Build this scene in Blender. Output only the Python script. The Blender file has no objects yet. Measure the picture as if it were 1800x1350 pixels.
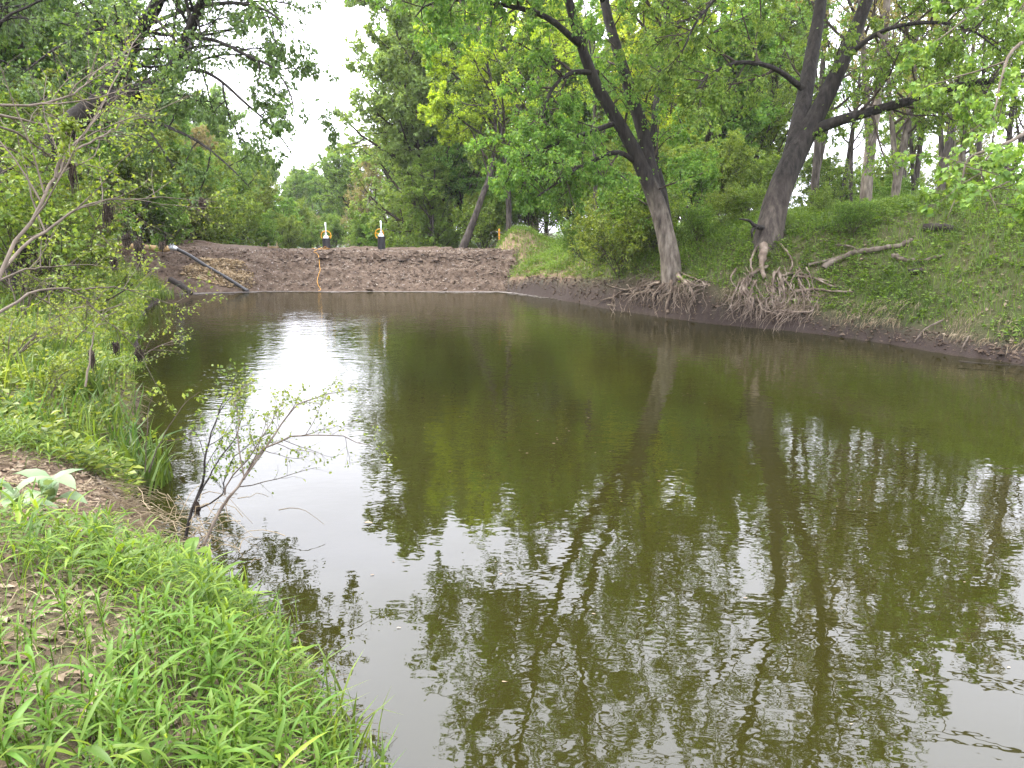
import bpy, math
import numpy as np
from math import radians, sin, cos, pi

R = np.random.default_rng(11)
C = bpy.context.scene.collection
SC = bpy.context.scene

# ------------------------------------------------------------------ camera
CAM_H = 2.85
PITCH = radians(11.3)
cam_d = bpy.data.cameras.new('camera')
cam_d.sensor_width = 36.0
cam_d.lens = 27.0
cam_d.clip_start = 0.05
cam_d.clip_end = 2000
cam = bpy.data.objects.new('camera', cam_d)
cam.location = (0, 0, CAM_H)
cam.rotation_euler = (pi / 2 - PITCH, 0, 0)
C.objects.link(cam)
SC.camera = cam

# ------------------------------------------------------------------ sky, sun, exposure
SUN_EL, SUN_AZ = radians(50), radians(-65)      # azimuth from +Y towards +X
w = bpy.data.worlds.new('World')
SC.world = w
w.use_nodes = True
nt = w.node_tree
nt.nodes.clear()
out = nt.nodes.new('ShaderNodeOutputWorld')
bg = nt.nodes.new('ShaderNodeBackground')
sky = nt.nodes.new('ShaderNodeTexSky')
sky.sky_type = 'NISHITA'
sky.sun_disc = False
sky.sun_elevation = SUN_EL
sky.sun_rotation = SUN_AZ
sky.dust_density = 4.0
sky.air_density = 1.0
hsv = nt.nodes.new('ShaderNodeHueSaturation')
hsv.inputs['Saturation'].default_value = 0.3
mixs = nt.nodes.new('ShaderNodeMix')
mixs.data_type = 'RGBA'
mixs.inputs['Factor'].default_value = 0.8
mixs.inputs['B'].default_value = (8.9, 9.0, 10.1, 1)      # closed white cloud deck
nt.links.new(sky.outputs[0], hsv.inputs['Color'])
nt.links.new(hsv.outputs[0], mixs.inputs['A'])
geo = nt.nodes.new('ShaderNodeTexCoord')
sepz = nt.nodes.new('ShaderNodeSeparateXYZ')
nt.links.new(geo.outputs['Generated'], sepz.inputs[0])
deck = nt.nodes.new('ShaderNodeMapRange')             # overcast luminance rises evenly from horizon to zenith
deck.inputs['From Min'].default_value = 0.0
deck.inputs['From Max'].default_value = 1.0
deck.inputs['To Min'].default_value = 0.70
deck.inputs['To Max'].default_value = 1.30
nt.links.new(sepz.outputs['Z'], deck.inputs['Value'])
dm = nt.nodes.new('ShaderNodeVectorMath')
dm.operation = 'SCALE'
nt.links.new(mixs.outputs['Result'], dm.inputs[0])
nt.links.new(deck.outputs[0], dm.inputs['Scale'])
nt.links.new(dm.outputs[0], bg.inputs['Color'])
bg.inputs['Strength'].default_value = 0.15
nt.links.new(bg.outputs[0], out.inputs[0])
sun_d = bpy.data.lights.new('sun', 'SUN')
sun_d.energy = 1.5
sun_d.angle = radians(14)
sun_d.color = (1.0, 0.96, 0.88)
sun = bpy.data.objects.new('sun', sun_d)
# direction the light travels = -(direction to the sun)
sd = np.array([sin(SUN_AZ) * cos(SUN_EL), cos(SUN_AZ) * cos(SUN_EL), sin(SUN_EL)])
from mathutils import Vector
sun.rotation_euler = Vector(sd).to_track_quat('Z', 'Y').to_euler()
C.objects.link(sun)
SC.view_settings.view_transform = 'Standard'
SC.view_settings.look = 'None'
SC.view_settings.gamma = 1.0
SC.view_settings.exposure = 2.15
SC.cycles.max_bounces = 10
SC.cycles.diffuse_bounces = 6
SC.cycles.glossy_bounces = 3
SC.cycles.transmission_bounces = 6
SC.cycles.caustics_reflective = False
SC.cycles.caustics_refractive = False
SC.cycles.use_denoising = True
SC.cycles.sample_clamp_indirect = 6.0

# ------------------------------------------------------------------ where a photo pixel points
F = 1350.0


def ray(u, v):
    r, p = (u - 900) / F, (675 - v) / F
    return np.array([r, cos(PITCH) + p * sin(PITCH), -sin(PITCH) + p * cos(PITCH)])


def at(u, v, t):
    """world point seen at photo pixel (u, v), t metres along the lens axis"""
    return np.array([0, 0, CAM_H]) + ray(u, v) * t


def norm(a):
    return a / np.maximum(np.linalg.norm(a, axis=-1, keepdims=True), 1e-9)


# ------------------------------------------------------------------ noise
def _hash(ix, iy, seed):
    h = (ix * 374761393 + iy * 668265263 + seed * 974634777) & 0xFFFFFFFF
    h = ((h ^ (h >> 13)) * 1274126177) & 0xFFFFFFFF
    return ((h ^ (h >> 16)) & 0xFFFF) / 65535.0


def vnoise(x, y, seed=0):
    x, y = np.asarray(x, float), np.asarray(y, float)
    ix, iy = np.floor(x).astype(np.int64), np.floor(y).astype(np.int64)
    fx, fy = x - ix, y - iy
    fx, fy = fx * fx * (3 - 2 * fx), fy * fy * (3 - 2 * fy)
    a, b = _hash(ix, iy, seed), _hash(ix + 1, iy, seed)
    c, d = _hash(ix, iy + 1, seed), _hash(ix + 1, iy + 1, seed)
    return (a + (b - a) * fx) * (1 - fy) + (c + (d - c) * fx) * fy


def fbm(x, y, seed=0, octv=4):
    s, amp, tot = 0, 1, 0
    for k in range(octv):
        s = s + amp * (vnoise(x * 2 ** k, y * 2 ** k, seed + k * 17) - 0.5)
        tot += amp
        amp *= 0.5
    return s / tot * 2


# ------------------------------------------------------------------ mesh helpers
def mk(name, V, faces, mat, parent=None, origin=(0, 0, 0), smooth=False, color=None, mats=None, midx=None):
    """faces: list of int arrays (n,k)"""
    V = np.asarray(V, np.float64) - np.asarray(origin)
    me = bpy.data.meshes.new(name)
    me.vertices.add(len(V))
    me.vertices.foreach_set('co', V.astype(np.float32).ravel())
    loops = np.concatenate([f.ravel() for f in faces]).astype(np.int32)
    sizes = np.concatenate([np.full(len(f), f.shape[1]) for f in faces])
    starts = np.concatenate([[0], np.cumsum(sizes)[:-1]]).astype(np.int32)
    me.loops.add(len(loops))
    me.loops.foreach_set('vertex_index', loops)
    me.polygons.add(len(sizes))
    me.polygons.foreach_set('loop_start', starts)
    if mats:
        for m in mats:
            me.materials.append(m)
        me.polygons.foreach_set('material_index', np.asarray(midx, np.int32))
    else:
        me.materials.append(mat)
    me.update(calc_edges=True)
    me.validate()
    me.polygons.foreach_set('use_smooth', np.full(len(me.polygons), bool(smooth)))
    if color is not None:
        ca = me.color_attributes.new('soil', 'FLOAT_COLOR', 'POINT')
        ca.data.foreach_set('color', np.concatenate([color, np.ones((len(color), 1))], 1).astype(np.float32).ravel())
    o = bpy.data.objects.new(name, me)
    C.objects.link(o)
    if parent is not None:
        o.parent = parent
    return o


def tag(o, label=None, cat=None, group=None, kind=None):
    if label:
        o['label'] = label
    if cat:
        o['category'] = cat
    if group:
        o['group'] = group
    if kind:
        o['kind'] = kind
    return o


def thing(name, label, cat, loc=(0, 0, 0), group=None):
    o = bpy.data.objects.new(name, None)
    o.empty_display_size = 0.1
    C.objects.link(o)
    o.location = tuple(loc)
    return tag(o, label, cat, group)


def dup(root, loc, rz=0.0, s=1.0, label=None, group=None):
    r = root.copy()
    C.objects.link(r)
    r.location = tuple(loc)
    r.rotation_euler = (0, 0, rz)
    r.scale = (s, s, s)
    if label:
        r['label'] = label
    if group:
        r['group'] = group
    for ch in list(root.children):
        c = ch.copy()
        C.objects.link(c)
        c.parent = r
        for g in ch.children:
            d = g.copy()
            C.objects.link(d)
            d.parent = c
    return r


class Geo:
    """collects pieces of one mesh"""

    def __init__(self):
        self.V, self.F, self.n = [], [], 0

    def add(self, V, faces):
        for f in faces:
            self.F.append(np.asarray(f) + self.n)
        self.V.append(np.asarray(V))
        self.n += len(V)

    def build(self, name, mat, parent=None, origin=(0, 0, 0), smooth=False):
        by = {}
        for f in self.F:
            by.setdefault(f.shape[1], []).append(f)
        return mk(name, np.concatenate(self.V), [np.concatenate(v) for v in by.values()], mat, parent, origin, smooth)


def tubes(P, rad, S=4):
    """P (n,k,3), rad (n,k) -> verts, quads of n open tubes"""
    n, k, _ = P.shape
    T = np.gradient(P, axis=1)
    T = norm(T)
    mt = norm(T.mean(1))
    ref = np.where(np.abs(mt[:, 2:3]) < 0.8, np.array([[0, 0, 1.0]]), np.array([[1.0, 0, 0]]))[:, None, :]
    A = norm(np.cross(np.broadcast_to(ref, T.shape), T))
    B = np.cross(T, A)
    ang = np.arange(S) * 2 * pi / S
    V = P[:, :, None, :] + rad[:, :, None, None] * (A[:, :, None, :] * np.cos(ang)[None, None, :, None] + B[:, :, None, :] * np.sin(ang)[None, None, :, None])
    base = (np.arange(n) * k * S)[:, None, None] + (np.arange(k - 1) * S)[None, :, None]
    s0 = np.arange(S)[None, None, :]
    s1 = (s0 + 1) % S
    Q = np.stack(np.broadcast_arrays(base + s0, base + s1, base + S + s1, base + S + s0), -1).reshape(-1, 4)
    return V.reshape(-1, 3), Q


def catmull(pts, n):
    pts = np.asarray(pts, float)
    if len(pts) == 2:
        return pts[0] + (pts[1] - pts[0]) * np.linspace(0, 1, n)[:, None]
    P = np.concatenate([[2 * pts[0] - pts[1]], pts, [2 * pts[-1] - pts[-2]]])
    seg = len(pts) - 1
    x = np.linspace(0, seg - 1e-6, n)
    i = x.astype(int)
    t = (x - i)[:, None]
    p0, p1, p2, p3 = P[i], P[i + 1], P[i + 2], P[i + 3]
    return 0.5 * (2 * p1 + (p2 - p0) * t + (2 * p0 - 5 * p1 + 4 * p2 - p3) * t ** 2 + (3 * p1 - p0 - 3 * p2 + p3) * t ** 3)


def bark_tube(path, rad, S=20, rough=0.06, flare=0.0, seed=0, cap=True):
    """a trunk with ridged, uneven girth; returns verts, [quads, tris]"""
    P = np.asarray(path)[None]
    k = P.shape[1]
    V, Q = tubes(P, np.asarray(rad)[None], S)
    V = V.reshape(k, S, 3)
    c = P[0][:, None, :]
    a = np.arange(S)
    L = np.concatenate([[0], np.cumsum(np.linalg.norm(np.diff(P[0], axis=0), axis=1))])
    rel = np.cos(2 * pi * a / S)[None] * 2.2, np.sin(2 * pi * a / S)[None] * 2.2
    f = 1 + rough * (vnoise(rel[0] * 2 + seed, rel[1] * 2 + L[:, None] * 0.7, seed) - .5) * 2.4 \
        + rough * 0.8 * (vnoise(np.broadcast_to(a * 1.7, (k, S)), L[:, None] * 1.6 + a[None] * .0, seed + 5) - .5) * 2
    if flare:
        lob = 0.6 + 0.4 * np.cos(a * 2 * pi / S * 5 + seed)[None]
        f = f + flare * np.exp(-L / (rad[0] * 1.3))[:, None] * lob
    V = c + (V - c) * f[:, :, None]
    V = V.reshape(-1, 3)
    faces = [Q]
    if cap:
        V = np.concatenate([V, P[0][-1:]])
        top = (k - 1) * S
        faces.append(np.stack([top + a, top + (a + 1) % S, np.full(S, k * S)], 1))
    return V, faces


# leaf templates: x along the leaf, y across, z normal
T_RHOMB = (np.array([[0, 0, 0], [.45, .34, .10], [1, 0, -.12], [.45, -.34, .10]]), [np.array([[0, 2, 1], [0, 3, 2]])])
_ml = [(0, 0), (.10, .22), (.02, .46), (.30, .36), (.48, .62), (.58, .24), (1.0, 0.0), (.58, -.24), (.48, -.62), (.30, -.36), (.02, -.46), (.10, -.22)]
T_MAPLE = (np.array([[x, y, .10 * abs(y) - .16 * x * x] for x, y in _ml] + [[.36, 0, .02]]),
           [np.array([[12, (i + 1) % 12, i] for i in range(12)])])


def lance(wd=.13, arch=.5, n=4):
    V, fc = [], []
    for i in range(n + 1):
        t = i / n
        wv = wd * (sin(pi * min(1, t * .86 + .12)) ** .8) * (1 if i < n else 0)
        x = t * (1 - .18 * arch * t)
        z = arch * (.35 * t - .75 * t * t)
        if i < n:
            V += [[x, wv, z + wv * .35], [x, 0, z], [x, -wv, z + wv * .35]]
        else:
            V += [[x, 0, z]]
    for i in range(n - 1):
        a = i * 3
        fc += [[a, a + 1, a + 4, a + 3], [a + 1, a + 2, a + 5, a + 4]]
    a = (n - 1) * 3
    return np.array(V), [np.array(fc), np.array([[a, a + 1, a + 3], [a + 1, a + 2, a + 3]])]


def blade(wd=.03, bend=.5, n=3):
    V, fc = [], []
    for i in range(n):
        t = i / n
        V += [[bend * t * t * .7, wd * (1 - t * .5), t * (1 - .25 * bend * t)], [bend * t * t * .7, -wd * (1 - t * .5), t * (1 - .25 * bend * t)]]
    V += [[bend * .75, 0, 1 - .35 * bend]]
    for i in range(n - 1):
        fc.append([2 * i, 2 * i + 1, 2 * i + 3, 2 * i + 2])
    return np.array(V), [np.array(fc), np.array([[2 * n - 2, 2 * n - 1, 2 * n]])]


def place(tpl, P, X, N, s):
    """copies of a template at P, x axis along X, normal close to N"""
    T, faces = tpl
    X = norm(X)
    Y = norm(np.cross(N, X))
    Z = np.cross(X, Y)
    s = np.broadcast_to(np.asarray(s, float), (len(P),))
    V = P[:, None, :] + s[:, None, None] * (T[None, :, 0:1] * X[:, None, :] + T[None, :, 1:2] * Y[:, None, :] + T[None, :, 2:3] * Z[:, None, :])
    m = len(T)
    off = (np.arange(len(P)) * m)
    return V.reshape(-1, 3), [(f[None] + off[:, None, None]).reshape(-1, f.shape[1]) for f in faces]


def ball(n):
    return norm(R.normal(size=(n, 3)))


# ------------------------------------------------------------------ materials
def new_mat(name):
    m = bpy.data.materials.new(name)
    m.use_nodes = True
    n = m.node_tree
    n.nodes.clear()
    o = n.nodes.new('ShaderNodeOutputMaterial')
    return m, n, o


def ramp(n, stops, fac):
    r = n.nodes.new('ShaderNodeValToRGB')
    while len(r.color_ramp.elements) < len(stops):
        r.color_ramp.elements.new(0.5)
    for e, (p, c) in zip(r.color_ramp.elements, stops):
        e.position = p
        e.color = (*c, 1)
    n.links.new(fac, r.inputs[0])
    return r.outputs[0]


def noise(n, scale, detail=4, vec=None, rough=.55, stretch=None):
    t = n.nodes.new('ShaderNodeTexNoise')
    t.inputs['Scale'].default_value = scale
    t.inputs['Detail'].default_value = detail
    t.inputs['Roughness'].default_value = rough
    if vec is None:
        vec = n.nodes.new('ShaderNodeTexCoord').outputs['Object']
    if stretch:
        mp = n.nodes.new('ShaderNodeMapping')
        mp.inputs['Scale'].default_value = stretch
        n.links.new(vec, mp.inputs[0])
        vec = mp.outputs[0]
    n.links.new(vec, t.inputs['Vector'])
    return t.outputs['Fac']


LEAF, EARTH = .98, .62      # how light the leaves, and the soil, bark and stone are


def leaf_mat(name, cols, transl=.38, gloss=.35, rough=.5, tint=(1.05, .95, .5)):
    m, n, o = new_mat(name)
    g = n.nodes.new('ShaderNodeNewGeometry')
    cols = [tuple(LEAF * x for x in (c[0] + .10 * c[1], c[1] * 1.0, c[2] * .9 + .01 * c[1])) for c in cols]
    k = len(cols)
    col = ramp(n, [(i / (k - 1), c) for i, c in enumerate(cols)], g.outputs['Random Per Island'])
    oi = n.nodes.new('ShaderNodeObjectInfo')
    hs = n.nodes.new('ShaderNodeHueSaturation')
    mr = n.nodes.new('ShaderNodeMapRange')
    mr.inputs['To Min'].default_value = .485
    mr.inputs['To Max'].default_value = .515
    n.links.new(oi.outputs['Random'], mr.inputs['Value'])
    n.links.new(mr.outputs[0], hs.inputs['Hue'])
    # clumps that differ in tone, as young and old growth do
    nz = noise(n, .7, 2)
    mv = n.nodes.new('ShaderNodeMapRange')
    mv.inputs['From Min'].default_value = .3
    mv.inputs['From Max'].default_value = .7
    mv.inputs['To Min'].default_value = .8
    mv.inputs['To Max'].default_value = 1.2
    n.links.new(nz, mv.inputs['Value'])
    n.links.new(mv.outputs[0], hs.inputs['Value'])
    n.links.new(col, hs.inputs['Color'])
    p = n.nodes.new('ShaderNodeBsdfPrincipled')
    p.inputs['Roughness'].default_value = rough
    p.inputs['Specular IOR Level'].default_value = gloss
    n.links.new(hs.outputs[0], p.inputs['Base Color'])
    tr = n.nodes.new('ShaderNodeBsdfTranslucent')
    mu = n.nodes.new('ShaderNodeMix')
    mu.data_type = 'RGBA'
    mu.blend_type = 'MULTIPLY'
    mu.inputs['Factor'].default_value = 1
    mu.inputs['B'].default_value = (*[c * 1.5 for c in tint], 1)
    n.links.new(hs.outputs[0], mu.inputs['A'])
    n.links.new(mu.outputs['Result'], tr.inputs['Color'])
    mx = n.nodes.new('ShaderNodeMixShader')
    mx.inputs[0].default_value = transl
    n.links.new(p.outputs[0], mx.inputs[1])
    n.links.new(tr.outputs[0], mx.inputs[2])
    n.links.new(mx.outputs[0], o.inputs[0])
    return m


def rough_mat(name, cols, scale=6, stretch=None, bump=.4, bscale=None, rough=.9, dist=.02, spec=.25, island=False, detail=6):
    m, n, o = new_mat(name)
    p = n.nodes.new('ShaderNodeBsdfPrincipled')
    p.inputs['Roughness'].default_value = rough
    p.inputs['Specular IOR Level'].default_value = spec
    cols = [tuple(EARTH * x for x in c) for c in cols]
    k = len(cols)
    if island:
        fac = n.nodes.new('ShaderNodeNewGeometry').outputs['Random Per Island']
        pos = [i / (k - 1) for i in range(k)]
    else:
        fac = noise(n, scale, detail, stretch=stretch)
        pos = [.3 + .4 * i / (k - 1) for i in range(k)]
    n.links.new(ramp(n, list(zip(pos, cols)), fac), p.inputs['Base Color'])
    if bump:
        b = n.nodes.new('ShaderNodeBump')
        b.inputs['Strength'].default_value = bump
        b.inputs['Distance'].default_value = dist
        n.links.new(noise(n, bscale or scale * 2, 6, stretch=stretch, rough=.65), b.inputs['Height'])
        n.links.new(b.outputs[0], p.inputs['Normal'])
    n.links.new(p.outputs[0], o.inputs[0])
    return m


def soil_mat():
    m, n, o = new_mat('bank_soil')
    p = n.nodes.new('ShaderNodeBsdfPrincipled')
    p.inputs['Roughness'].default_value = .92
    p.inputs['Specular IOR Level'].default_value = .2
    at_ = n.nodes.new('ShaderNodeAttribute')
    at_.attribute_name = 'soil'
    f = noise(n, 9, 8, rough=.7)
    f2 = noise(n, 38, 3, rough=.7)
    mr = n.nodes.new('ShaderNodeMapRange')
    mr.inputs['From Min'].default_value = .3
    mr.inputs['From Max'].default_value = .7
    mr.inputs['To Min'].default_value = .36
    mr.inputs['To Max'].default_value = 1.0
    ad = n.nodes.new('ShaderNodeMath')
    ad.operation = 'MULTIPLY_ADD'
    ad.inputs[1].default_value = .5
    n.links.new(f2, ad.inputs[0])
    hf = n.nodes.new('ShaderNodeMath')
    hf.operation = 'MULTIPLY'
    hf.inputs[1].default_value = .5
    n.links.new(f, hf.inputs[0])
    n.links.new(hf.outputs[0], ad.inputs[2])
    n.links.new(ad.outputs[0], mr.inputs['Value'])
    hs = n.nodes.new('ShaderNodeHueSaturation')
    n.links.new(at_.outputs['Color'], hs.inputs['Color'])
    n.links.new(mr.outputs[0], hs.inputs['Value'])
    n.links.new(hs.outputs[0], p.inputs['Base Color'])
    b = n.nodes.new('ShaderNodeBump')
    b.inputs['Strength'].default_value = .8
    b.inputs['Distance'].default_value = .05
    n.links.new(ad.outputs[0], b.inputs['Height'])
    n.links.new(b.outputs[0], p.inputs['Normal'])
    n.links.new(p.outputs[0], o.inputs[0])
    return m


def water_mat():
    m, n, o = new_mat('murky_water')
    p = n.nodes.new('ShaderNodeBsdfPrincipled')
    p.inputs['Base Color'].default_value = (.0150, .0140, .0028, 1)
    p.inputs['Roughness'].default_value = .015
    p.inputs['IOR'].default_value = 1.65
    tc = n.nodes.new('ShaderNodeTexCoord').outputs['Object']
    # fine wind ripples, crests lying across the river, and a slower swell
    mp = n.nodes.new('ShaderNodeMapping')
    mp.inputs['Rotation'].default_value = (0, 0, radians(12))
    mp.inputs['Scale'].default_value = (1.0, 1.45, 1)
    n.links.new(tc, mp.inputs[0])
    a = noise(n, 3.2, 2, mp.outputs[0], .5)
    b = noise(n, 1.1, 2, mp.outputs[0], .5)
    c = noise(n, 9.0, 1, mp.outputs[0], .5)
    patch = noise(n, .16, 2, tc, .5)
    pm = n.nodes.new('ShaderNodeMapRange')
    pm.inputs['From Min'].default_value = .38
    pm.inputs['From Max'].default_value = .62
    pm.inputs['To Min'].default_value = .5
    pm.inputs['To Max'].default_value = 1.0
    n.links.new(patch, pm.inputs['Value'])

    def madd(x, k, y=None):
        q = n.nodes.new('ShaderNodeMath')
        q.operation = 'MULTIPLY_ADD'
        n.links.new(x, q.inputs[0])
        q.inputs[1].default_value = k
        if y is None:
            q.inputs[2].default_value = 0
        else:
            n.links.new(y, q.inputs[2])
        return q.outputs[0]
    h = madd(a, .022, madd(b, .026, madd(c, .008)))
    # a breeze ruffles the open water below the dam
    sx = n.nodes.new('ShaderNodeSeparateXYZ')
    n.links.new(tc, sx.inputs[0])
    bz = n.nodes.new('ShaderNodeMapRange')
    bz.inputs['From Min'].default_value = 6
    bz.inputs['From Max'].default_value = 30
    bz.inputs['To Min'].default_value = .58
    bz.inputs['To Max'].default_value = 3.6
    n.links.new(sx.outputs['Y'], bz.inputs['Value'])
    mb_ = n.nodes.new('ShaderNodeMath')
    mb_.operation = 'MULTIPLY'
    n.links.new(h, mb_.inputs[0])
    n.links.new(bz.outputs[0], mb_.inputs[1])
    h = mb_.outputs[0]
    mu = n.nodes.new('ShaderNodeMath')
    mu.operation = 'MULTIPLY'
    n.links.new(h, mu.inputs[0])
    n.links.new(pm.outputs[0], mu.inputs[1])
    bp = n.nodes.new('ShaderNodeBump')
    bp.inputs['Strength'].default_value = 1.0
    bp.inputs['Distance'].default_value = WAVE
    n.links.new(mu.outputs[0], bp.inputs['Height'])
    n.links.new(bp.outputs[0], p.inputs['Normal'])
    # dull diffuse layer added to weaken the sky's reflection, varying in patches
    df = n.nodes.new('ShaderNodeBsdfDiffuse')
    df.inputs['Color'].default_value = (.0165, .0155, .0035, 1)
    fm = n.nodes.new('ShaderNodeMapRange')
    fm.inputs['From Min'].default_value = .3
    fm.inputs['From Max'].default_value = .7
    fm.inputs['To Min'].default_value = .14
    fm.inputs['To Max'].default_value = .28
    n.links.new(noise(n, .35, 3, tc), fm.inputs['Value'])
    mx = n.nodes.new('ShaderNodeMixShader')
    n.links.new(fm.outputs[0], mx.inputs[0])
    n.links.new(p.outputs[0], mx.inputs[1])
    n.links.new(df.outputs[0], mx.inputs[2])
    n.links.new(mx.outputs[0], o.inputs[0])
    return m


WAVE = .15
HAZE = .00024
M = {}
M['soil'] = soil_mat()
M['water'] = water_mat()
M['dam'] = rough_mat('damp_dark_earth', [(.075, .049, .032), (.145, .099, .067), (.215, .158, .115)], 5, bump=.9, bscale=14, dist=.06)
M['clod'] = rough_mat('earth_clod', [(.062, .041, .027), (.13, .09, .062), (.20, .15, .11)], island=True, bump=.5, bscale=30)
M['chip'] = rough_mat('pale_chip', [(.30, .24, .18), (.5, .43, .34), (.42, .36, .33)], island=True, bump=0)
M['gravel'] = rough_mat('tan_gravel', [(.14, .092, .045), (.28, .19, .095), (.40, .29, .16), (.48, .38, .25)], island=True, bump=.3, bscale=40)
M['limestone'] = rough_mat('pale_limestone', [(.38, .33, .25), (.52, .47, .37)], 5, bump=.5)
M['bark'] = rough_mat('grey_brown_bark', [(.028, .022, .018), (.085, .07, .058), (.17, .145, .12)], 5, stretch=(1.6, 1.6, .35), bump=1.0, bscale=9, dist=.06)
M['bark_pale'] = rough_mat('flaking_pale_bark', [(.06, .047, .038), (.20, .165, .13), (.36, .31, .25)], 5, stretch=(1.5, 1.5, .4), bump=1.0, bscale=9, dist=.05)
M['bark_dark'] = rough_mat('dark_wet_bark', [(.018, .015, .013), (.045, .038, .032), (.08, .068, .058)], 6, stretch=(1.5, 1.5, .35), bump=.9, dist=.05)


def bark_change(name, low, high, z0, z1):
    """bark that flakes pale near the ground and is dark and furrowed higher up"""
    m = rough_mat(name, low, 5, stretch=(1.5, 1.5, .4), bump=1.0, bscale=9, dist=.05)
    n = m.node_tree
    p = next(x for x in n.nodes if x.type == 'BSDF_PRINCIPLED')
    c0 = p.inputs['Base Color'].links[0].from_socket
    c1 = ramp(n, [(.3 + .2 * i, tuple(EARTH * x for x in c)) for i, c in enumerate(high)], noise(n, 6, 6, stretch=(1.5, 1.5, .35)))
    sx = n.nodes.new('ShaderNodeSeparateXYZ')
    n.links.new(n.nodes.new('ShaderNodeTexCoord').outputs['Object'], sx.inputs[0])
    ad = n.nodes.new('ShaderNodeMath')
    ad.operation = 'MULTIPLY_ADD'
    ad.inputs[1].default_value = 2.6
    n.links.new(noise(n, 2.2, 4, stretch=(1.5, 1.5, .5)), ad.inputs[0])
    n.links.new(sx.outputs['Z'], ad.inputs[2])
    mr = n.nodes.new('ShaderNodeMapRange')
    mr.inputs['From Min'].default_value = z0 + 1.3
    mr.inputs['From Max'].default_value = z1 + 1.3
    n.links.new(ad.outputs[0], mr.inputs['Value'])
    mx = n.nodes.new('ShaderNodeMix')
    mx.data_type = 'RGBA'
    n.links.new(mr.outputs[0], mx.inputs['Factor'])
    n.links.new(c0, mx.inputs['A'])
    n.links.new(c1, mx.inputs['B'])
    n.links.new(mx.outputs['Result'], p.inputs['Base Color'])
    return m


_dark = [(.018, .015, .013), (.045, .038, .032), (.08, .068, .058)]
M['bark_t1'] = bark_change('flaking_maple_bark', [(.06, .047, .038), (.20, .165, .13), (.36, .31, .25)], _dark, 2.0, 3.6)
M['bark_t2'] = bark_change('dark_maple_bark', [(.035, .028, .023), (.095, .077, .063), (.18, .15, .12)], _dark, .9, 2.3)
M['twig'] = rough_mat('brown_twig', [(.06, .045, .035), (.13, .10, .075)], 8, bump=0)
M['twig_pale'] = rough_mat('pale_grey_twig', [(.12, .095, .07), (.26, .21, .16)], 6, stretch=(1, 1, .5), bump=.3)
M['root'] = rough_mat('bare_root', [(.085, .06, .044), (.23, .175, .13), (.42, .34, .265)], 3.5, bump=.5, bscale=20)
M['debris'] = rough_mat('dark_flood_debris', [(.03, .022, .017), (.075, .055, .04), (.13, .10, .07)], island=True, bump=0)
M['litter'] = rough_mat('dry_leaf_litter', [(.12, .08, .05), (.30, .22, .14), (.46, .37, .26), (.22, .14, .085)], island=True, bump=0)
M['straw'] = rough_mat('dry_grass', [(.20, .15, .085), (.36, .28, .17), (.48, .40, .26)], island=True, bump=0)
M['foam'] = rough_mat('dry_scum', [(.14, .115, .095), (.26, .225, .20), (.40, .36, .33)], island=True, bump=0)

M['leaf_hero'] = leaf_mat('maple_leaf', [(.06, .16, .025), (.09, .22, .035), (.13, .28, .045), (.20, .36, .07)], .42)
M['leaf_dark'] = leaf_mat('shade_leaf', [(.05, .12, .035), (.075, .16, .045), (.11, .21, .06)], .42, gloss=.45)
M['leaf_lime'] = leaf_mat('lime_leaf', [(.16, .29, .02), (.25, .41, .03), (.35, .5, .05)], .45)
M['leaf_pale'] = leaf_mat('pale_spring_leaf', [(.11, .22, .06), (.15, .28, .075), (.20, .34, .10)], .42)
M['leaf_mid'] = leaf_mat('spring_leaf', [(.06, .16, .022), (.11, .235, .035), (.17, .31, .05)], .4)
M['leaf_olive'] = leaf_mat('olive_bud_leaf', [(.14, .16, .05), (.20, .21, .075), (.26, .24, .11)], .35)
M['leaf_shrub'] = leaf_mat('shrub_leaf', [(.07, .14, .018), (.12, .21, .03), (.20, .29, .045)], .4)
M['leaf_herb'] = leaf_mat('herb_leaf', [(.03, .085, .012), (.046, .125, .015), (.068, .165, .018), (.10, .205, .022), (.14, .25, .024)], .36, gloss=.22, rough=.5)
M['leaf_ground'] = leaf_mat('ground_leaf', [(.06, .14, .02), (.11, .21, .028), (.17, .30, .04)], .38)
M['grass'] = leaf_mat('grass_blade', [(.05, .11, .018), (.09, .18, .026), (.15, .25, .04)], .35)
M['grass_deep'] = leaf_mat('deep_grass_blade', [(.04, .10, .02), (.065, .15, .025), (.10, .20, .035)], .33)
M['leaf_big'] = leaf_mat('downy_leaf', [(.11, .20, .10), (.15, .25, .13)], .25, gloss=.3)


def plain(name, col, rough=.5, metal=0.0, nz=.0, sc=20):
    m, n, o = new_mat(name)
    p = n.nodes.new('ShaderNodeBsdfPrincipled')
    p.inputs['Roughness'].default_value = rough
    p.inputs['Metallic'].default_value = metal
    f = noise(n, sc, 5)
    k = 1 - nz
    n.links.new(ramp(n, [(.3, tuple(c * k for c in col)), (.7, tuple(min(1, c * (1 + nz)) for c in col))], f), p.inputs['Base Color'])
    n.links.new(p.outputs[0], o.inputs[0])
    return m


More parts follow.
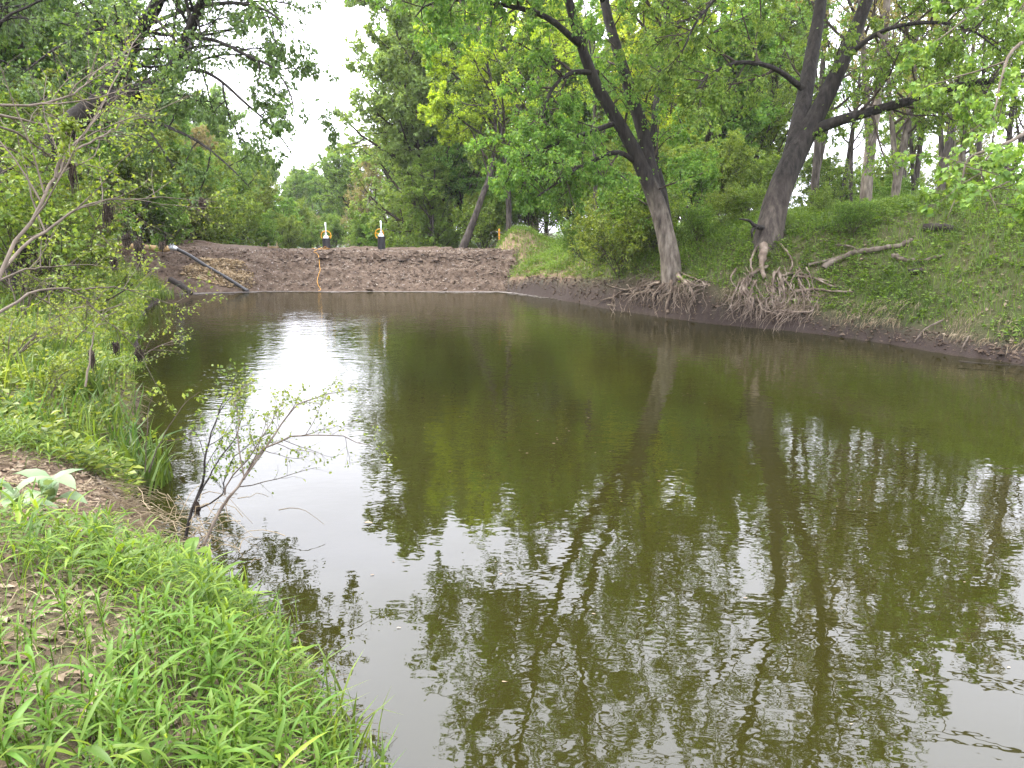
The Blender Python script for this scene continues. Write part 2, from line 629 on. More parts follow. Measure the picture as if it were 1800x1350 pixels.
M['black_pipe'] = plain('black_plastic', (.022, .022, .026), .45, nz=.35)
M['steel'] = plain('galvanised_steel', (.55, .57, .6), .38, .85, .12)
M['white_cap'] = plain('white_paint', (.78, .80, .82), .4, nz=.08)
M['yellow'] = plain('yellow_paint', (.75, .36, .012), .45, nz=.12)
M['rope'] = plain('orange_rope', (.55, .28, .045), .8, nz=.3, sc=60)
M['hose'] = plain('grey_hose', (.035, .034, .034), .55, nz=.3, sc=8)
M['canvas'] = plain('tan_canvas_hose', (.36, .24, .11), .8, nz=.25, sc=6)
M['wood'] = rough_mat('pale_timber', [(.36, .25, .13), (.52, .40, .24)], 8, stretch=(1, 1, .3), bump=.3)
M['stake'] = plain('orange_stake', (.72, .30, .03), .7, nz=.2)
M['deadwood'] = rough_mat('weathered_wood', [(.09, .068, .05), (.19, .15, .115), (.31, .26, .205)], 5, stretch=(1.5, 1.5, .5), bump=.7, bscale=14)
M['log_dark'] = rough_mat('wet_log', [(.03, .024, .02), (.07, .055, .045)], 6, bump=.6)

# ------------------------------------------------------------------ terrain
LEFT = np.array([(20, -36), (6, -9), (1.7, -.8), (.0, 2.0), (-.85, 3.6), (-1.3, 4.5), (-2.1, 5.3), (-3.05, 6.3), (-3.9, 7.6), (-5.5, 10.8),
                 (-6.5, 13), (-8.4, 16.6), (-10.7, 22), (-13.4, 28), (-14.5, 31.5), (-15.4, 33.8), (-16.0, 36.5), (-16.2, 41), (-18, 50), (-24, 75), (-45, 140), (-120, 300)], float)
RIGHT = np.array([(36, -32), (20, -1), (12.6, 13.4), (11.1, 16.2), (10.3, 17.6), (9.6, 19.5), (8.2, 22), (6.2, 23.7), (3.75, 28), (1.5, 33.6), (-.4, 36.9),
                  (-1.5, 42), (-5, 55), (-11, 80), (-28, 140), (-100, 300)], float)


def sdist(x, y, L, side):
    """signed distance to a shoreline, positive on the land"""
    best = np.full(np.shape(x), 1e9)
    sgn = np.ones(np.shape(x))
    for i in range(len(L) - 1):
        a, b = L[i], L[i + 1]
        d = b - a
        ll = d @ d
        t = np.clip(((x - a[0]) * d[0] + (y - a[1]) * d[1]) / ll, 0, 1)
        px, py = x - (a[0] + t * d[0]), y - (a[1] + t * d[1])
        q = px * px + py * py
        m = q < best - 1e-9
        best = np.where(m, q, best)
        cr = d[0] * (y - a[1]) - d[1] * (x - a[0])
        sgn = np.where(m, np.sign(cr), sgn)
    return np.sqrt(best) * sgn * (1 if side == 'L' else -1)


def height(x, y, detail=True):
    x, y = np.asarray(x, float), np.asarray(y, float)
    wob = .22 * fbm(x * .55, y * .55, 3, 3)
    sl = sdist(x, y, LEFT, 'L') + wob * np.clip((y - 2) / 6, .3, 1)
    sr = sdist(x, y, RIGHT, 'R') + wob
    # right bank
    Fh = np.interp(y, [10, 19, 22, 24.5, 29, 34, 38, 50], [.35, .42, .55, 1.05, 1.0, .75, .6, .5])
    Hc = np.interp(y, [5, 18, 24, 29, 35, 42, 60], [4.9, 4.7, 4.2, 3.5, 3.0, 2.3, 2.0])
    Wd = np.interp(y, [10, 19, 24, 30, 40], [3.6, 3.4, 2.6, 2.2, 2.6])
    zr = Fh * np.clip(sr / .38, 0, 1) ** .75 + (Hc - Fh) * (1 - np.exp(-np.clip(sr - .3, 0, None) ** 1.15 / Wd ** 1.15)) * np.clip((sr - .25) * 2, 0, 1)
    zr = zr - .012 * np.clip(sr - 9, 0, 60)
    # left bank
    near = np.clip((10 - y) / 4, 0, 1)
    zn = 1.22 * (1 - np.exp(-np.clip(sl, 0, None) / .95)) + .07 * np.clip(sl, 0, 30)
    zf = .34 * np.clip(sl / .3, 0, 1) + 1.75 * (1 - np.exp(-np.clip(sl - .2, 0, None) / 3.6)) + .05 * np.clip(sl, 0, 40)
    zl = zn * near + zf * (1 - near)
    zr = zr + 1.7 * np.exp(-((x - .1) / 1.7) ** 2 - ((y - 41.0) / 1.7) ** 2)        # heap of bare soil at the end of the dam
    bed = -.12 - .9 * np.clip(np.minimum(np.abs(sl), np.abs(sr)) / 2, 0, 1)
    z = np.where(sr > 0, zr, np.where(sl > 0, zl, bed))
    if detail:
        s = np.maximum(sl, sr)
        k = np.clip(s * 2.5, 0, 1)
        z = z + k * (.16 * fbm(x * .5, y * .5, 7, 4) + .05 * fbm(x * 2.4, y * 2.4, 9, 3))
    return z


def hz(x, y):
    return float(height(np.array([x]), np.array([y]))[0])


def hit(u, v, t0=3.0, t1=70.0):
    """ground point under a pixel"""
    t = np.linspace(t0, t1, 4000)
    P = np.array([0, 0, CAM_H]) + ray(u, v) * t[:, None]
    g = np.maximum(height(P[:, 0], P[:, 1]), 0)
    k = np.argmax(P[:, 2] < g)
    return np.array([P[k, 0], P[k, 1], g[k]])


N = 540
uu = np.linspace(-1, 1, N)
gx = 9 * np.sinh(uu * math.asinh(420 / 9.0)) - 1
gy = 9 * np.sinh(uu * math.asinh(520 / 9.0)) + 14
X, Y = np.meshgrid(gx, gy)
Z = height(X.ravel(), Y.ravel()).reshape(X.shape)
i = np.arange(N - 1)
I, J = np.meshgrid(i, i)
q = np.stack([J * N + I, J * N + I + 1, (J + 1) * N + I + 1, (J + 1) * N + I], -1).reshape(-1, 4)
xf, yf = X.ravel(), Y.ravel()
sl = sdist(xf, yf, LEFT, 'L')
sr = sdist(xf, yf, RIGHT, 'R')
n1 = fbm(xf * .6, yf * .6, 21, 4)[:, None]
n2 = fbm(xf * 1.7, yf * 1.7, 31, 3)[:, None]


def lerp(a, b, t):
    return a + (b - a) * np.clip(t, 0, 1)


mud = np.array([.055, .040, .033])
litter = np.array([.20, .145, .095])
moss = np.array([.075, .10, .03])
pink = np.array([.36, .235, .165])
col = lerp(litter, moss, (n1 + .35) * 1.2)
col = lerp(col, np.array([.11, .075, .05]), n2 * 1.2)
col = lerp(col, moss * (1 + .35 * n2), (sr > .3)[:, None] * .55)
far = np.clip((np.hypot(xf, yf - 15) - 24) / 10, 0, 1)[:, None]
col = lerp(col, np.array([.085, .14, .035]) * (1 + .4 * n1), far * .85)
face = np.clip(1.5 - np.maximum(sr, sl * 2.2) / .42, 0, 1)[:, None]
zz = Z.ravel()[:, None]
face = np.maximum(face, np.clip((.55 + .25 * n2 - zz) / .25, 0, 1))
col = lerp(col, mud, face)
pk = (np.clip((yf - 31) / 2, 0, 1) * np.clip((sr - .35) * 5, 0, 1) * np.clip((3.2 - sr) / 1.0, 0, 1) * np.clip((47 - yf) / 4, 0, 1))[:, None]
pk = np.maximum(pk, (2.2 * np.exp(-((xf - .1) / 2.0) ** 2 - ((yf - 40.4) / 2.2) ** 2))[:, None])
col = lerp(col, pink * (1 + .25 * n2), pk * (zz > .45) * 1.0)
sp = (np.exp(-(((xf + 3.55) / 1.0) ** 2 + ((yf - 6.1) / 1.6) ** 2)))[:, None]
col = lerp(col, np.array([.17, .115, .08]), sp * 1.4)
ground = tag(mk('ground', np.stack([xf, yf, Z.ravel()], 1), [q], M['soil'], smooth=True, color=np.clip(col, .01, 1)), kind='structure')

wx = np.array([[-140, -40, 0], [60, -40, 0], [60, 160, 0], [-140, 160, 0]], float)
water = tag(mk('water', wx, [np.array([[0, 1, 2, 3]])], M['water']), kind='structure')

# ------------------------------------------------------------------ earth dam
DX0, DX1, DY0, DY1 = -21.0, 3.0, 35.2, 47.0


def dam_h(x, y):
    x, y = np.asarray(x, float), np.asarray(y, float)
    toe = 36.75 + .22 * fbm(x * .35, x * 0 + 3, 41, 3) + np.clip(-11.8 - x, 0, 6) * -.25
    crest = 1.74 + .13 * fbm(x * .25, y * .25, 43, 3) + np.clip(-13 - x, 0, 5) * .07
    s = y - toe
    z = np.clip(s / 2.55, -.2, 1) ** 1.0 * crest
    z = np.where(s < 0, s * .8, np.minimum(s * .73, crest + .02 * (s - 2.5)))
    back = np.clip((y - 44.2) / 2.8, 0, 1)
    z = z * (1 - back) - .2 * back
    k = np.clip(s * 2.2, 0, 1)
    z = z + k * (.09 * fbm(x * .8, y * .9, 47, 4) + .07 * fbm(x * 3.2, y * 3.2, 49, 3))
    # tracked-in steps left by the digger along the slope
    z = z + k * np.clip(1 - back, 0, 1) * .07 * np.sin((y * 8.5 + 1.2 * fbm(x * .6, y * .6, 51, 2))) * (fbm(x * .4, y * .4, 53, 2) > -.05)
    # ragged lip below the crest
    z = z - .14 * np.exp(-((s - 2.25) / .22) ** 2) * np.clip(fbm(x * .9, x * 0, 55, 3) * 3, 0, 1)
    return z


nx, ny = 420, 190
yy = np.concatenate([np.linspace(DY0, 40.2, 150), np.linspace(40.3, DY1, 40)])
X, Y = np.meshgrid(np.linspace(DX0, DX1, nx), yy)
I, J = np.meshgrid(np.arange(nx - 1), np.arange(ny - 1))
q = np.stack([J * nx + I, J * nx + I + 1, (J + 1) * nx + I + 1, (J + 1) * nx + I], -1).reshape(-1, 4)
dz = dam_h(X.ravel(), Y.ravel())
dam = tag(mk('earth_dam', np.stack([X.ravel(), Y.ravel(), dz], 1), [q], M['dam'], smooth=False),
          'dark brown earth dam of raw damp soil across the river', 'dam')


def lumps(P, s, flat=.7):
    """small irregular stones: jittered octahedra-like 8-vertex lumps"""
    base = np.array([[1, 0, 0], [0, 1, 0], [-1, 0, 0], [0, -1, 0], [.2, .1, 1], [-.1, .1, -1]], float)
    fc = np.array([[0, 1, 4], [1, 2, 4], [2, 3, 4], [3, 0, 4], [1, 0, 5], [2, 1, 5], [3, 2, 5], [0, 3, 5]])
    n = len(P)
    B = base[None] * (1 + .35 * R.normal(size=(n, 6, 1))) + .15 * R.normal(size=(n, 6, 3))
    a = R.uniform(0, 2 * pi, n)
    ca, sa = np.cos(a)[:, None], np.sin(a)[:, None]
    Bx = B[:, :, 0] * ca - B[:, :, 1] * sa
    By = B[:, :, 0] * sa + B[:, :, 1] * ca
    B = np.stack([Bx, By, B[:, :, 2] * flat], -1) * s[:, None, None]
    return (B + P[:, None]).reshape(-1, 3), [(fc[None] + (np.arange(n) * 6)[:, None, None]).reshape(-1, 3)]


def on_dam(n, x0, x1, y0, y1):
    x, y = R.uniform(x0, x1, n), R.uniform(y0, y1, n)
    return np.stack([x, y, dam_h(x, y)], 1)


P = on_dam(5200, -17, .3, 36.8, 41.0)
tag(mk('clods', *lumps(P, R.gamma(2.0, .014, len(P)) + .010), M['clod'], dam), 'loose dark clods over the dam slope', kind='stuff')
x = R.uniform(-13, .2, 900)
x = x[R.random(900) < np.clip(.45 + 1.6 * fbm(x * .45, x * 0 + 2, 57, 3), .03, 1)]
y = 36.75 + 2.05 + R.normal(size=len(x)) * .16
P = np.stack([x, y, dam_h(x, y)], 1)
tag(mk('clod_band', *lumps(P, R.gamma(2.2, .026, len(P)) + .02), M['clod'], dam), 'heavier clods broken from the lip of the dam', kind='stuff')
P = on_dam(3300, -15.5, .0, 36.8, 41.5)
tag(mk('stone_chips', *lumps(P + [0, 0, .01], R.gamma(2.0, .008, len(P)) + .008), M['chip'], dam), 'pale stone chips speckling the dam', kind='stuff')
# fan of tan gravel at the end of the dam
P = on_dam(22000, -16.4, -11.2, 36.2, 39.0)
cx = -12.2 + .35 * (P[:, 1] - 37.5) * 0
d = ((P[:, 0] + 14.1) / 1.8) ** 2 + ((P[:, 1] - 37.35) / .85) ** 2 + .8 * fbm(P[:, 0] * 1.2, P[:, 1] * 1.2, 61, 3)
P = P[d < 1.1 - .7 * R.random(len(P))]
tag(mk('gravel_fan', *lumps(P + [0, 0, .045], R.gamma(2.2, .012, len(P)) + .010, .7), M['gravel'], dam), 'fan of loose tan gravel', kind='stuff')

# scum along the toe: a ragged drift of small floating flakes
def flakes(P, sz):
    n = len(P)
    a = R.uniform(0, 2 * pi, (n, 1)) + np.linspace(0, 2 * pi, 6, endpoint=False)[None] + R.normal(size=(n, 6)) * .25
    rr = sz[:, None] * R.uniform(.5, 1.2, (n, 6))
    V = np.stack([P[:, :1] + rr * np.cos(a) * 1.6, P[:, 1:2] + rr * np.sin(a) * .7, np.broadcast_to(P[:, 2:3], (n, 6))], -1)
    return V.reshape(-1, 3), [np.arange(6)[None] + (np.arange(n) * 6)[:, None]]


x = R.uniform(-15.2, 2.6, 5200)
toe = 36.75 + .22 * fbm(x * .35, x * 0 + 3, 41, 3) + np.clip(-11.8 - x, 0, 6) * -.25 - np.clip(x + .6, 0, 4) * 1.3
wd = .10 + .35 * vnoise(x * .6, x * 0, 69) ** 2 + .35 * np.clip((-9.5 - x) / 5, 0, 1) + .15 * np.clip((x + 2) / 3, 0, 1)
y = toe + .12 - np.abs(R.normal(size=len(x))) * wd
P = np.stack([x, y, .006 + R.uniform(0, .012, len(x))], 1)
tag(mk('floating_scum', *flakes(P, R.gamma(2, .018, len(x)) + .012), M['foam']), 'pale grey scum drifting along the foot of the dam', kind='stuff')
# bits afloat on the open water
x, y = R.uniform(-9, 11, 1500), R.uniform(4, 34, 1500)
m_ = (sdist(x, y, LEFT, 'L') < -.3) & (sdist(x, y, RIGHT, 'R') < -.3) & (R.random(1500) < np.clip(.35 + fbm(x * .3, y * .3, 75, 3), .05, 1))
P = np.stack([x, y, np.full(1500, .006)], 1)[m_]
tag(mk('floating_specks', *flakes(P, np.minimum(R.gamma(2, .004, len(P)) + .003, .014)), M['litter']), 'tiny specks of leaf and seed afloat on the water', kind='stuff')

# ------------------------------------------------------------------ trees
def ray_poly(px):
    return np.array([at(*p) for p in px])


def spawn(Pp, Rp, Lp, m, t0, t1, ang, lf, jit, trop, K, rf, rmin=.004, labs=None, tfall=.6):
    """children of the branches Pp (n,k,3); returns their points, radii, lengths"""
    n, k, _ = Pp.shape
    idx = np.repeat(np.arange(n), m)
    t = t0 + (t1 - t0) * ((np.tile(np.arange(m), n) + R.uniform(0, 1, n * m)) / m)
    f = t * (k - 1)
    i0 = np.clip(f.astype(int), 0, k - 2)
    fr = (f - i0)[:, None]
    p0, p1 = Pp[idx, i0], Pp[idx, i0 + 1]
    pos = p0 + (p1 - p0) * fr
    tan = norm(p1 - p0)
    r = Rp[idx, i0] * (1 - fr[:, 0]) + Rp[idx, i0 + 1] * fr[:, 0]
    side = norm(np.cross(tan, ball(len(idx))))
    a = np.radians(R.normal(ang[0], ang[1], len(idx)))[:, None]
    D = norm(np.cos(a) * tan + np.sin(a) * side)
    L = (np.full(len(idx), labs) if labs is not None else Lp[idx] * lf) * (1.15 - tfall * t) * R.uniform(.65, 1.3, len(idx))
    rad0 = np.maximum(np.minimum(r * .72, L * rf), rmin)
    out = [pos]
    for j in range(K):
        D = norm(D + jit * R.normal(size=D.shape) + np.array([0, 0, trop]))
        pos = pos + D * (L / K)[:, None]
        out.append(pos)
    P = np.stack(out, 1)
    rad = rad0[:, None] * np.linspace(1, .35, K + 1)[None]
    return P, rad, L


def leaves_on(P, per, size, tpl, hang=.35, sv=.3, spread=.5, t0=.15, flat=.6):
    n, k, _ = P.shape
    idx = np.repeat(np.arange(n), per)
    f = R.uniform(t0, 1.0, n * per) * (k - 1)
    i0 = np.clip(f.astype(int), 0, k - 2)
    fr = (f - i0)[:, None]
    pos = P[idx, i0] * (1 - fr) + P[idx, i0 + 1] * fr
    tan = norm(P[idx, i0 + 1] - P[idx, i0])
    X = norm(tan * .7 + ball(len(idx)) * .9 - np.array([0, 0, hang]))
    pos = pos + ball(len(idx)) * size * spread
    Nn = norm(np.array([0, 0, flat]) + ball(len(idx)) * .7)
    s = size * R.uniform(1 - sv, 1 + sv, len(idx))
    return place(tpl, pos, X, Nn, s)


def resample(pts, r0, r1, n, pw=1.0):
    P = catmull(pts, n)
    return P, r0 + (r1 - r0) * np.linspace(0, 1, n) ** pw


def crown_tree(name, label, cat, stems, lv, leaf, leafmat, barkmat, twigmat=None, tpl=T_RHOMB, group=None, origin=None,
               extra_limbs=(), trunkS=14, limb_from=(.3, 1.0), rough=.05, flare=.35, hang=.35, spread=.5, stem_leaves=0, first_mat=None):
    """stems: list of (points, r0, r1[, tf0, tf1]) ; lv: dict with the branching numbers"""
    base = np.asarray(stems[0][0][0] if origin is None else origin, float)
    root = thing(name, label, cat, base, group)
    K0 = 22
    paths, rads, rng_ = [], [], []
    for si, st in enumerate(stems):
        P, r = resample(st[0], st[1], st[2], K0, .8)
        g = Geo()
        V, fc = bark_tube(P, r, trunkS if si == 0 else max(8, trunkS - 4), rough, flare if si == 0 else 0, seed=si * 7 + 3)
        g.add(V, fc)
        o = g.build('trunk' if si == 0 else 'stem', (first_mat or barkmat) if si == 0 else barkmat, root, base, True)

        paths.append(P)
        rads.append(r)
        rng_.append((st[3], st[4]) if len(st) > 3 else limb_from)
    for li, lb in enumerate(extra_limbs):
        P, r = resample(lb[0], lb[1], lb[2], K0, .8)
        V, fc = bark_tube(P, r, 8, rough, 0, seed=90 + li)
        mk('limb', V, fc, barkmat, root, base, True)
        paths.append(P)
        rads.append(r)
        rng_.append((.2, 1.0))
    L1, R1, LL1 = [], [], []
    for k, (P, r, tt) in enumerate(zip(paths, rads, rng_)):
        isl = k >= len(stems)
        m = lv['n1'] if not isl else lv.get('nl', 10)
        if m <= 0:
            continue
        if not isl and 'low' in lv:
            tm, nlow, llow = lv['low']
            a, b, c = spawn(P[None], r[None], np.array([1.0]), nlow, tt[0], tm, lv.get('a1', (60, 12)), 1, .14, .0, 6, .02, labs=llow, tfall=.2)
            L1.append(a), R1.append(b), LL1.append(c)
            tt = (tm, tt[1])
        a, b, c = spawn(P[None], r[None], np.array([1.0]), m, tt[0], tt[1], lv.get('a1', (60, 12)), 1,
                        lv.get('jit', .12), lv.get('trop', .05), 6, lv.get('rf', .022), labs=lv['l1'] * (.5 if isl else 1), tfall=lv.get('fall1', .55))
        L1.append(a), R1.append(b), LL1.append(c)
    P1, R1, LL1 = np.concatenate(L1), np.concatenate(R1), np.concatenate(LL1)
    P2, R2, LL2 = spawn(P1, R1, LL1, lv['n2'], .18, 1.0, (48, 14), lv.get('f2', .45), .14, lv.get('trop2', .0), 4, .018)
    P3, R3, LL3 = spawn(P2, R2, LL2, lv['n3'], .15, 1.0, (48, 16), lv.get('f3', .5), .18, lv.get('trop3', -.05), 3, .014, rmin=.003)
    g = Geo()
    V, Q = tubes(P1, R1, 5)
    g.add(V, [Q])
    V, Q = tubes(P2, R2, 4)
    g.add(V, [Q])
    V, Q = tubes(P3, R3, 3)
    g.add(V, [Q])
    g.build('branches', twigmat or barkmat, root, base, True)
    g = Geo()
    V, fc = leaves_on(P3, lv['q'], leaf, tpl, hang, spread=spread)
    g.add(V, fc)
    if lv.get('q2', 0):
        V, fc = leaves_on(P2, lv['q2'], leaf, tpl, hang, spread=spread, t0=.3)
        g.add(V, fc)
    if stem_leaves:
        for P in paths:
            V, fc = leaves_on(P[None, 6:], stem_leaves, leaf, tpl, hang, spread=3.0, t0=.0)
            g.add(V, fc)
    g.build('crown', leafmat, root, base)
    return root


# --- the twin-stemmed maple leaning out over the water from the eroded bank
T1 = 26.0
t1base = at(1182, 500, T1)
st = [
    (ray_poly([(1185, 535, T1 + .35), (1184, 512, T1 + .1), (1178, 450, T1), (1166, 395, T1 - .1), (1150, 345, T1 - .2), (1133, 305, T1 - .3), (1112, 258, T1 - .5), (1078, 200, T1 - .8), (1048, 150, T1 - 1), (1018, 70, T1 - 1.3), (992, -30, T1 - 1.6), (955, -160, T1 - 2.2), (930, -330, T1 - 3.5), (900, -520, T1 - 5.5), (880, -700, T1 - 7.5)]), .40, .05, .22, 1),
    (ray_poly([(1152, 350, T1 - .1), (1142, 300, T1), (1130, 230, T1), (1108, 160, T1), (1086, 90, T1), (1066, 20, T1 + .2), (1052, -70, T1 + .4), (1045, -190, T1 + .4), (1060, -360, T1 - .6), (1075, -560, T1 - 2.5), (1080, -760, T1 - 4.5)]), .30, .05, .10, 1),
    (ray_poly([(1172, 400, T1 + .45), (1164, 340, T1 + .6), (1152, 285, T1 + .9), (1150, 220, T1 + 1.2), (1160, 120, T1 + 1.8), (1180, -20, T1 + 2.4), (1190, -180, T1 + 3)]), .22, .05, .3, 1),
]
limbs = [
    (ray_poly([(1125, 290, T1 - .3), (1085, 268, T1 - .8), (1030, 288, T1 - 1.5), (985, 318, T1 - 2.2), (945, 345, T1 - 3)]), .11, .02),
    (ray_poly([(1085, 215, T1 - .7), (1030, 235, T1 - 1.3), (985, 250, T1 - 2), (935, 270, T1 - 2.5), (895, 292, T1 - 3)]), .10, .02),
    (ray_poly([(1050, 128, T1 - 1), (1005, 128, T1 - 1.6), (972, 155, T1 - 2), (956, 195, T1 - 2.3), (950, 225, T1 - 2.4)]), .10, .02),
    (ray_poly([(1015, 75, T1 - 1.3), (960, 30, T1 - 2.2), (890, 10, T1 - 3), (800, 0, T1 - 4), (750, 10, T1 - 4.6), (730, 30, T1 - 5)]), .12, .015),
    (ray_poly([(1000, -20, T1 - 1.5), (930, -50, T1 - 3), (850, -60, T1 - 4.5), (790, -40, T1 - 6)]), .11, .02),
    (ray_poly([(920, -400, T1 - 4), (830, -480, T1 - 7), (740, -560, T1 - 10), (660, -620, T1 - 12)]), .10, .02),
    (ray_poly([(1070, -500, T1 - 2), (1120, -640, T1 - 6), (1150, -760, T1 - 9), (1120, -900, T1 - 12)]), .10, .02),
    (ray_poly([(1060, 0, T1), (1010, -90, T1 - 2), (930, -200, T1 - 4), (850, -260, T1 - 6)]), .11, .02),
]
lvT1 = dict(low=(.70, 9, 1.8), n1=36, fall1=.3, l1=3.6, n2=7, n3=7, q=7, q2=2, nl=15, trop=.03, trop3=-.14, f2=.42, f3=.5)
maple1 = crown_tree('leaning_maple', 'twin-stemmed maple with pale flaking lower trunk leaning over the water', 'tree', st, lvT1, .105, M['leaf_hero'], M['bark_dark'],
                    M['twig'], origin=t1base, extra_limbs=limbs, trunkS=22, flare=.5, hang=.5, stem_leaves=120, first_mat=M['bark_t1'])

# --- the big forked tree on the bank above the root tangle
T2 = 24.45
t2base = at(1352, 425, T2)
st = [
    (ray_poly([(1343, 490, T2 + .2), (1348, 445, T2), (1354, 405, T2), (1366, 350, T2), (1385, 300, T2), (1405, 258, T2), (1425, 222, T2), (1446, 182, T2 - .1), (1468, 135, T2 - .2), (1495, 75, T2 - .3), (1522, 5, T2 - .5), (1548, -90, T2 - .8), (1565, -200, T2 - 1.2), (1575, -360, T2 - 2.4), (1560, -560, T2 - 4.5), (1530, -780, T2 - 7)]), .52, .06, .32, 1),
    (ray_poly([(1395, 275, T2 + .1), (1404, 225, T2 + .2), (1416, 160, T2 + .5), (1430, 80, T2 + .8), (1442, 10, T2 + 1), (1450, -90, T2 + 1.3), (1440, -220, T2 + 1), (1420, -380, T2 - .5), (1380, -580, T2 - 3), (1330, -780, T2 - 5.5)]), .34, .05, .12, 1),
]
limbs = [
    (ray_poly([(1428, 232, T2 - .1), (1462, 216, T2 - .4), (1500, 205, T2 - .8), (1560, 188, T2 - 1.4), (1620, 172, T2 - 2), (1690, 150, T2 - 2.8), (1770, 138, T2 - 3.6), (1860, 120, T2 - 4.5)]), .20, .07),
    (ray_poly([(1416, 160, T2 + .4), (1360, 120, T2 - .2), (1300, 110, T2 - .8), (1250, 130, T2 - 1.3), (1215, 170, T2 - 1.6)]), .11, .02),
    (ray_poly([(1445, -40, T2 + 1), (1370, -60, T2), (1290, -30, T2 - 1.2), (1230, 30, T2 - 2), (1200, 90, T2 - 2.4)]), .12, .02),
    (ray_poly([(1480, 110, T2 - .2), (1540, 60, T2 - 1), (1620, 40, T2 - 2), (1700, 50, T2 - 3), (1760, 90, T2 - 3.6)]), .10, .02),
    (ray_poly([(1540, -60, T2 - .6), (1640, -100, T2 - 2), (1740, -90, T2 - 3.5), (1820, -30, T2 - 4.5)]), .12, .02),
    (ray_poly([(1565, -450, T2 - 3.2), (1680, -540, T2 - 6), (1780, -580, T2 - 9), (1850, -560, T2 - 11)]), .12, .02),
    (ray_poly([(1400, -480, T2 - 1.6), (1300, -640, T2 - 6), (1240, -760, T2 - 9), (1180, -860, T2 - 11)]), .11, .02),
    (ray_poly([(1440, -100, T2 + 1), (1350, -190, T2 - 1), (1250, -240, T2 - 3), (1150, -230, T2 - 5)]), .12, .02),
]
lvT2 = dict(low=(.72, 4, 1.5), n1=36, fall1=.3, l1=3.9, n2=7, n3=7, q=7, q2=2, nl=16, trop=.02, trop3=-.14, f2=.42, f3=.5)
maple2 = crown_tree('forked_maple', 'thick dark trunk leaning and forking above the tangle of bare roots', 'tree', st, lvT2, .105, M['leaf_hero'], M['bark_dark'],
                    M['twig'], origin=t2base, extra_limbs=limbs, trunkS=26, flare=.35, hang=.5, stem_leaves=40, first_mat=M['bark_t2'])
# broken snag at its foot
V, fc = bark_tube(catmull(ray_poly([(1345, 402, T2 - .2), (1326, 396, T2 - .5), (1318, 388, T2 - .6), (1300, 385, T2 - .8)]), 10), np.linspace(.09, .02, 10), 7, .15)
mk('snag', V, fc, M['bark_dark'], maple2, t2base, True)
V, fc = bark_tube(catmull(ray_poly([(1330, 396, T2 - .45), (1322, 406, T2 - .5), (1322, 418, T2 - .5)]), 8), np.linspace(.07, .02, 8), 7, .15)
mk('snag', V, fc, M['bark_dark'], maple2, t2base, True)

# --- the big tree on the near bank whose stems arch over the river
TL = 18.0
l1b = at(40, 420, TL)
l1b[2] = hz(l1b[0], l1b[1]) - .15
st = [
    (np.concatenate([[l1b], ray_poly([(58, 350, TL), (82, 290, TL), (112, 232, TL - .2), (150, 198, TL - .3), (188, 170, TL - .4), (215, 115, TL - .6), (238, 65, TL - .9), (277, 5, TL - 1.4), (320, -110, TL - 2.4), (370, -260, TL - 3.6), (430, -420, TL - 5)])]), .38, .06, .35, 1),
    (ray_poly([(185, 175, TL - .4), (235, 165, TL - .6), (285, 145, TL - .9), (306, 118, TL - 1.1), (322, 78, TL - 1.3), (348, 22, TL - 1.7), (380, -60, TL - 2.3), (430, -190, TL - 3.4), (500, -330, TL - 5)]), .21, .05, .2, 1),
    (np.concatenate([[l1b + np.array([-.4, .3, 0])], ray_poly([(10, 300, TL + .6), (-20, 180, TL + .8), (-30, 40, TL + 1), (-10, -120, TL + 1), (20, -300, TL)])]), .28, .05, .3, 1),
]
limbs = [
    (ray_poly([(305, 130, TL - 1.1), (345, 122, TL - 1.4), (385, 140, TL - 1.8), (430, 180, TL - 2.3), (470, 215, TL - 2.7), (500, 250, TL - 3), (522, 285, TL - 3.2)]), .05, .008),
    (ray_poly([(330, 65, TL - 1.4), (380, 72, TL - 2), (430, 95, TL - 2.6), (480, 120, TL - 3.1), (508, 160, TL - 3.5), (522, 215, TL - 3.8)]), .05, .008),
    (ray_poly([(355, 10, TL - 1.8), (410, 5, TL - 2.5), (460, 15, TL - 3), (490, 35, TL - 3.5), (510, 70, TL - 4)]), .05, .008),
    (ray_poly([(345, 30, TL - 1.6), (352, 60, TL - 2), (350, 120, TL - 2.3), (345, 180, TL - 2.5)]), .03, .006),
    (ray_poly([(215, 175, TL - .5), (250, 205, TL - 1), (300, 225, TL - 1.5), (350, 250, TL - 2), (400, 290, TL - 2.4), (440, 330, TL - 2.6)]), .06, .01),
    (ray_poly([(190, 175, TL - .5), (215, 185, TL - .8), (240, 195, TL - 1.1), (270, 240, TL - 1.4), (310, 300, TL - 1.6)]), .06, .01),
    (ray_poly([(205, 38, TL - 1), (180, 50, TL - 1.2), (140, 65, TL - 1.6), (90, 90, TL - 2), (40, 130, TL - 2.3)]), .06, .01),
    (ray_poly([(410, -160, TL - 3), (480, -200, TL - 4), (560, -240, TL - 5), (640, -300, TL - 6), (720, -380, TL - 7)]), .09, .015),
    (ray_poly([(370, -260, TL - 3.6), (470, -330, TL - 5), (570, -420, TL - 6.5), (660, -520, TL - 8)]), .09, .015),
    (ray_poly([(430, -420, TL - 5), (560, -600, TL - 7.5), (700, -760, TL - 9), (820, -900, TL - 10)]), .10, .015),
    (ray_poly([(500, -330, TL - 5), (640, -440, TL - 7), (780, -560, TL - 8.5), (900, -640, TL - 9.5)]), .08, .012),
    (ray_poly([(300, -80, TL - 2), (330, -180, TL - 3.5), (400, -300, TL - 5.5), (470, -460, TL - 7)]), .09, .015),
]
lvL1 = dict(low=(.55, 7, 1.6), n1=20, l1=2.6, n2=7, n3=7, q=5, q2=1, nl=6, trop=.0, trop2=-.05, trop3=-.2, f2=.42, f3=.5)
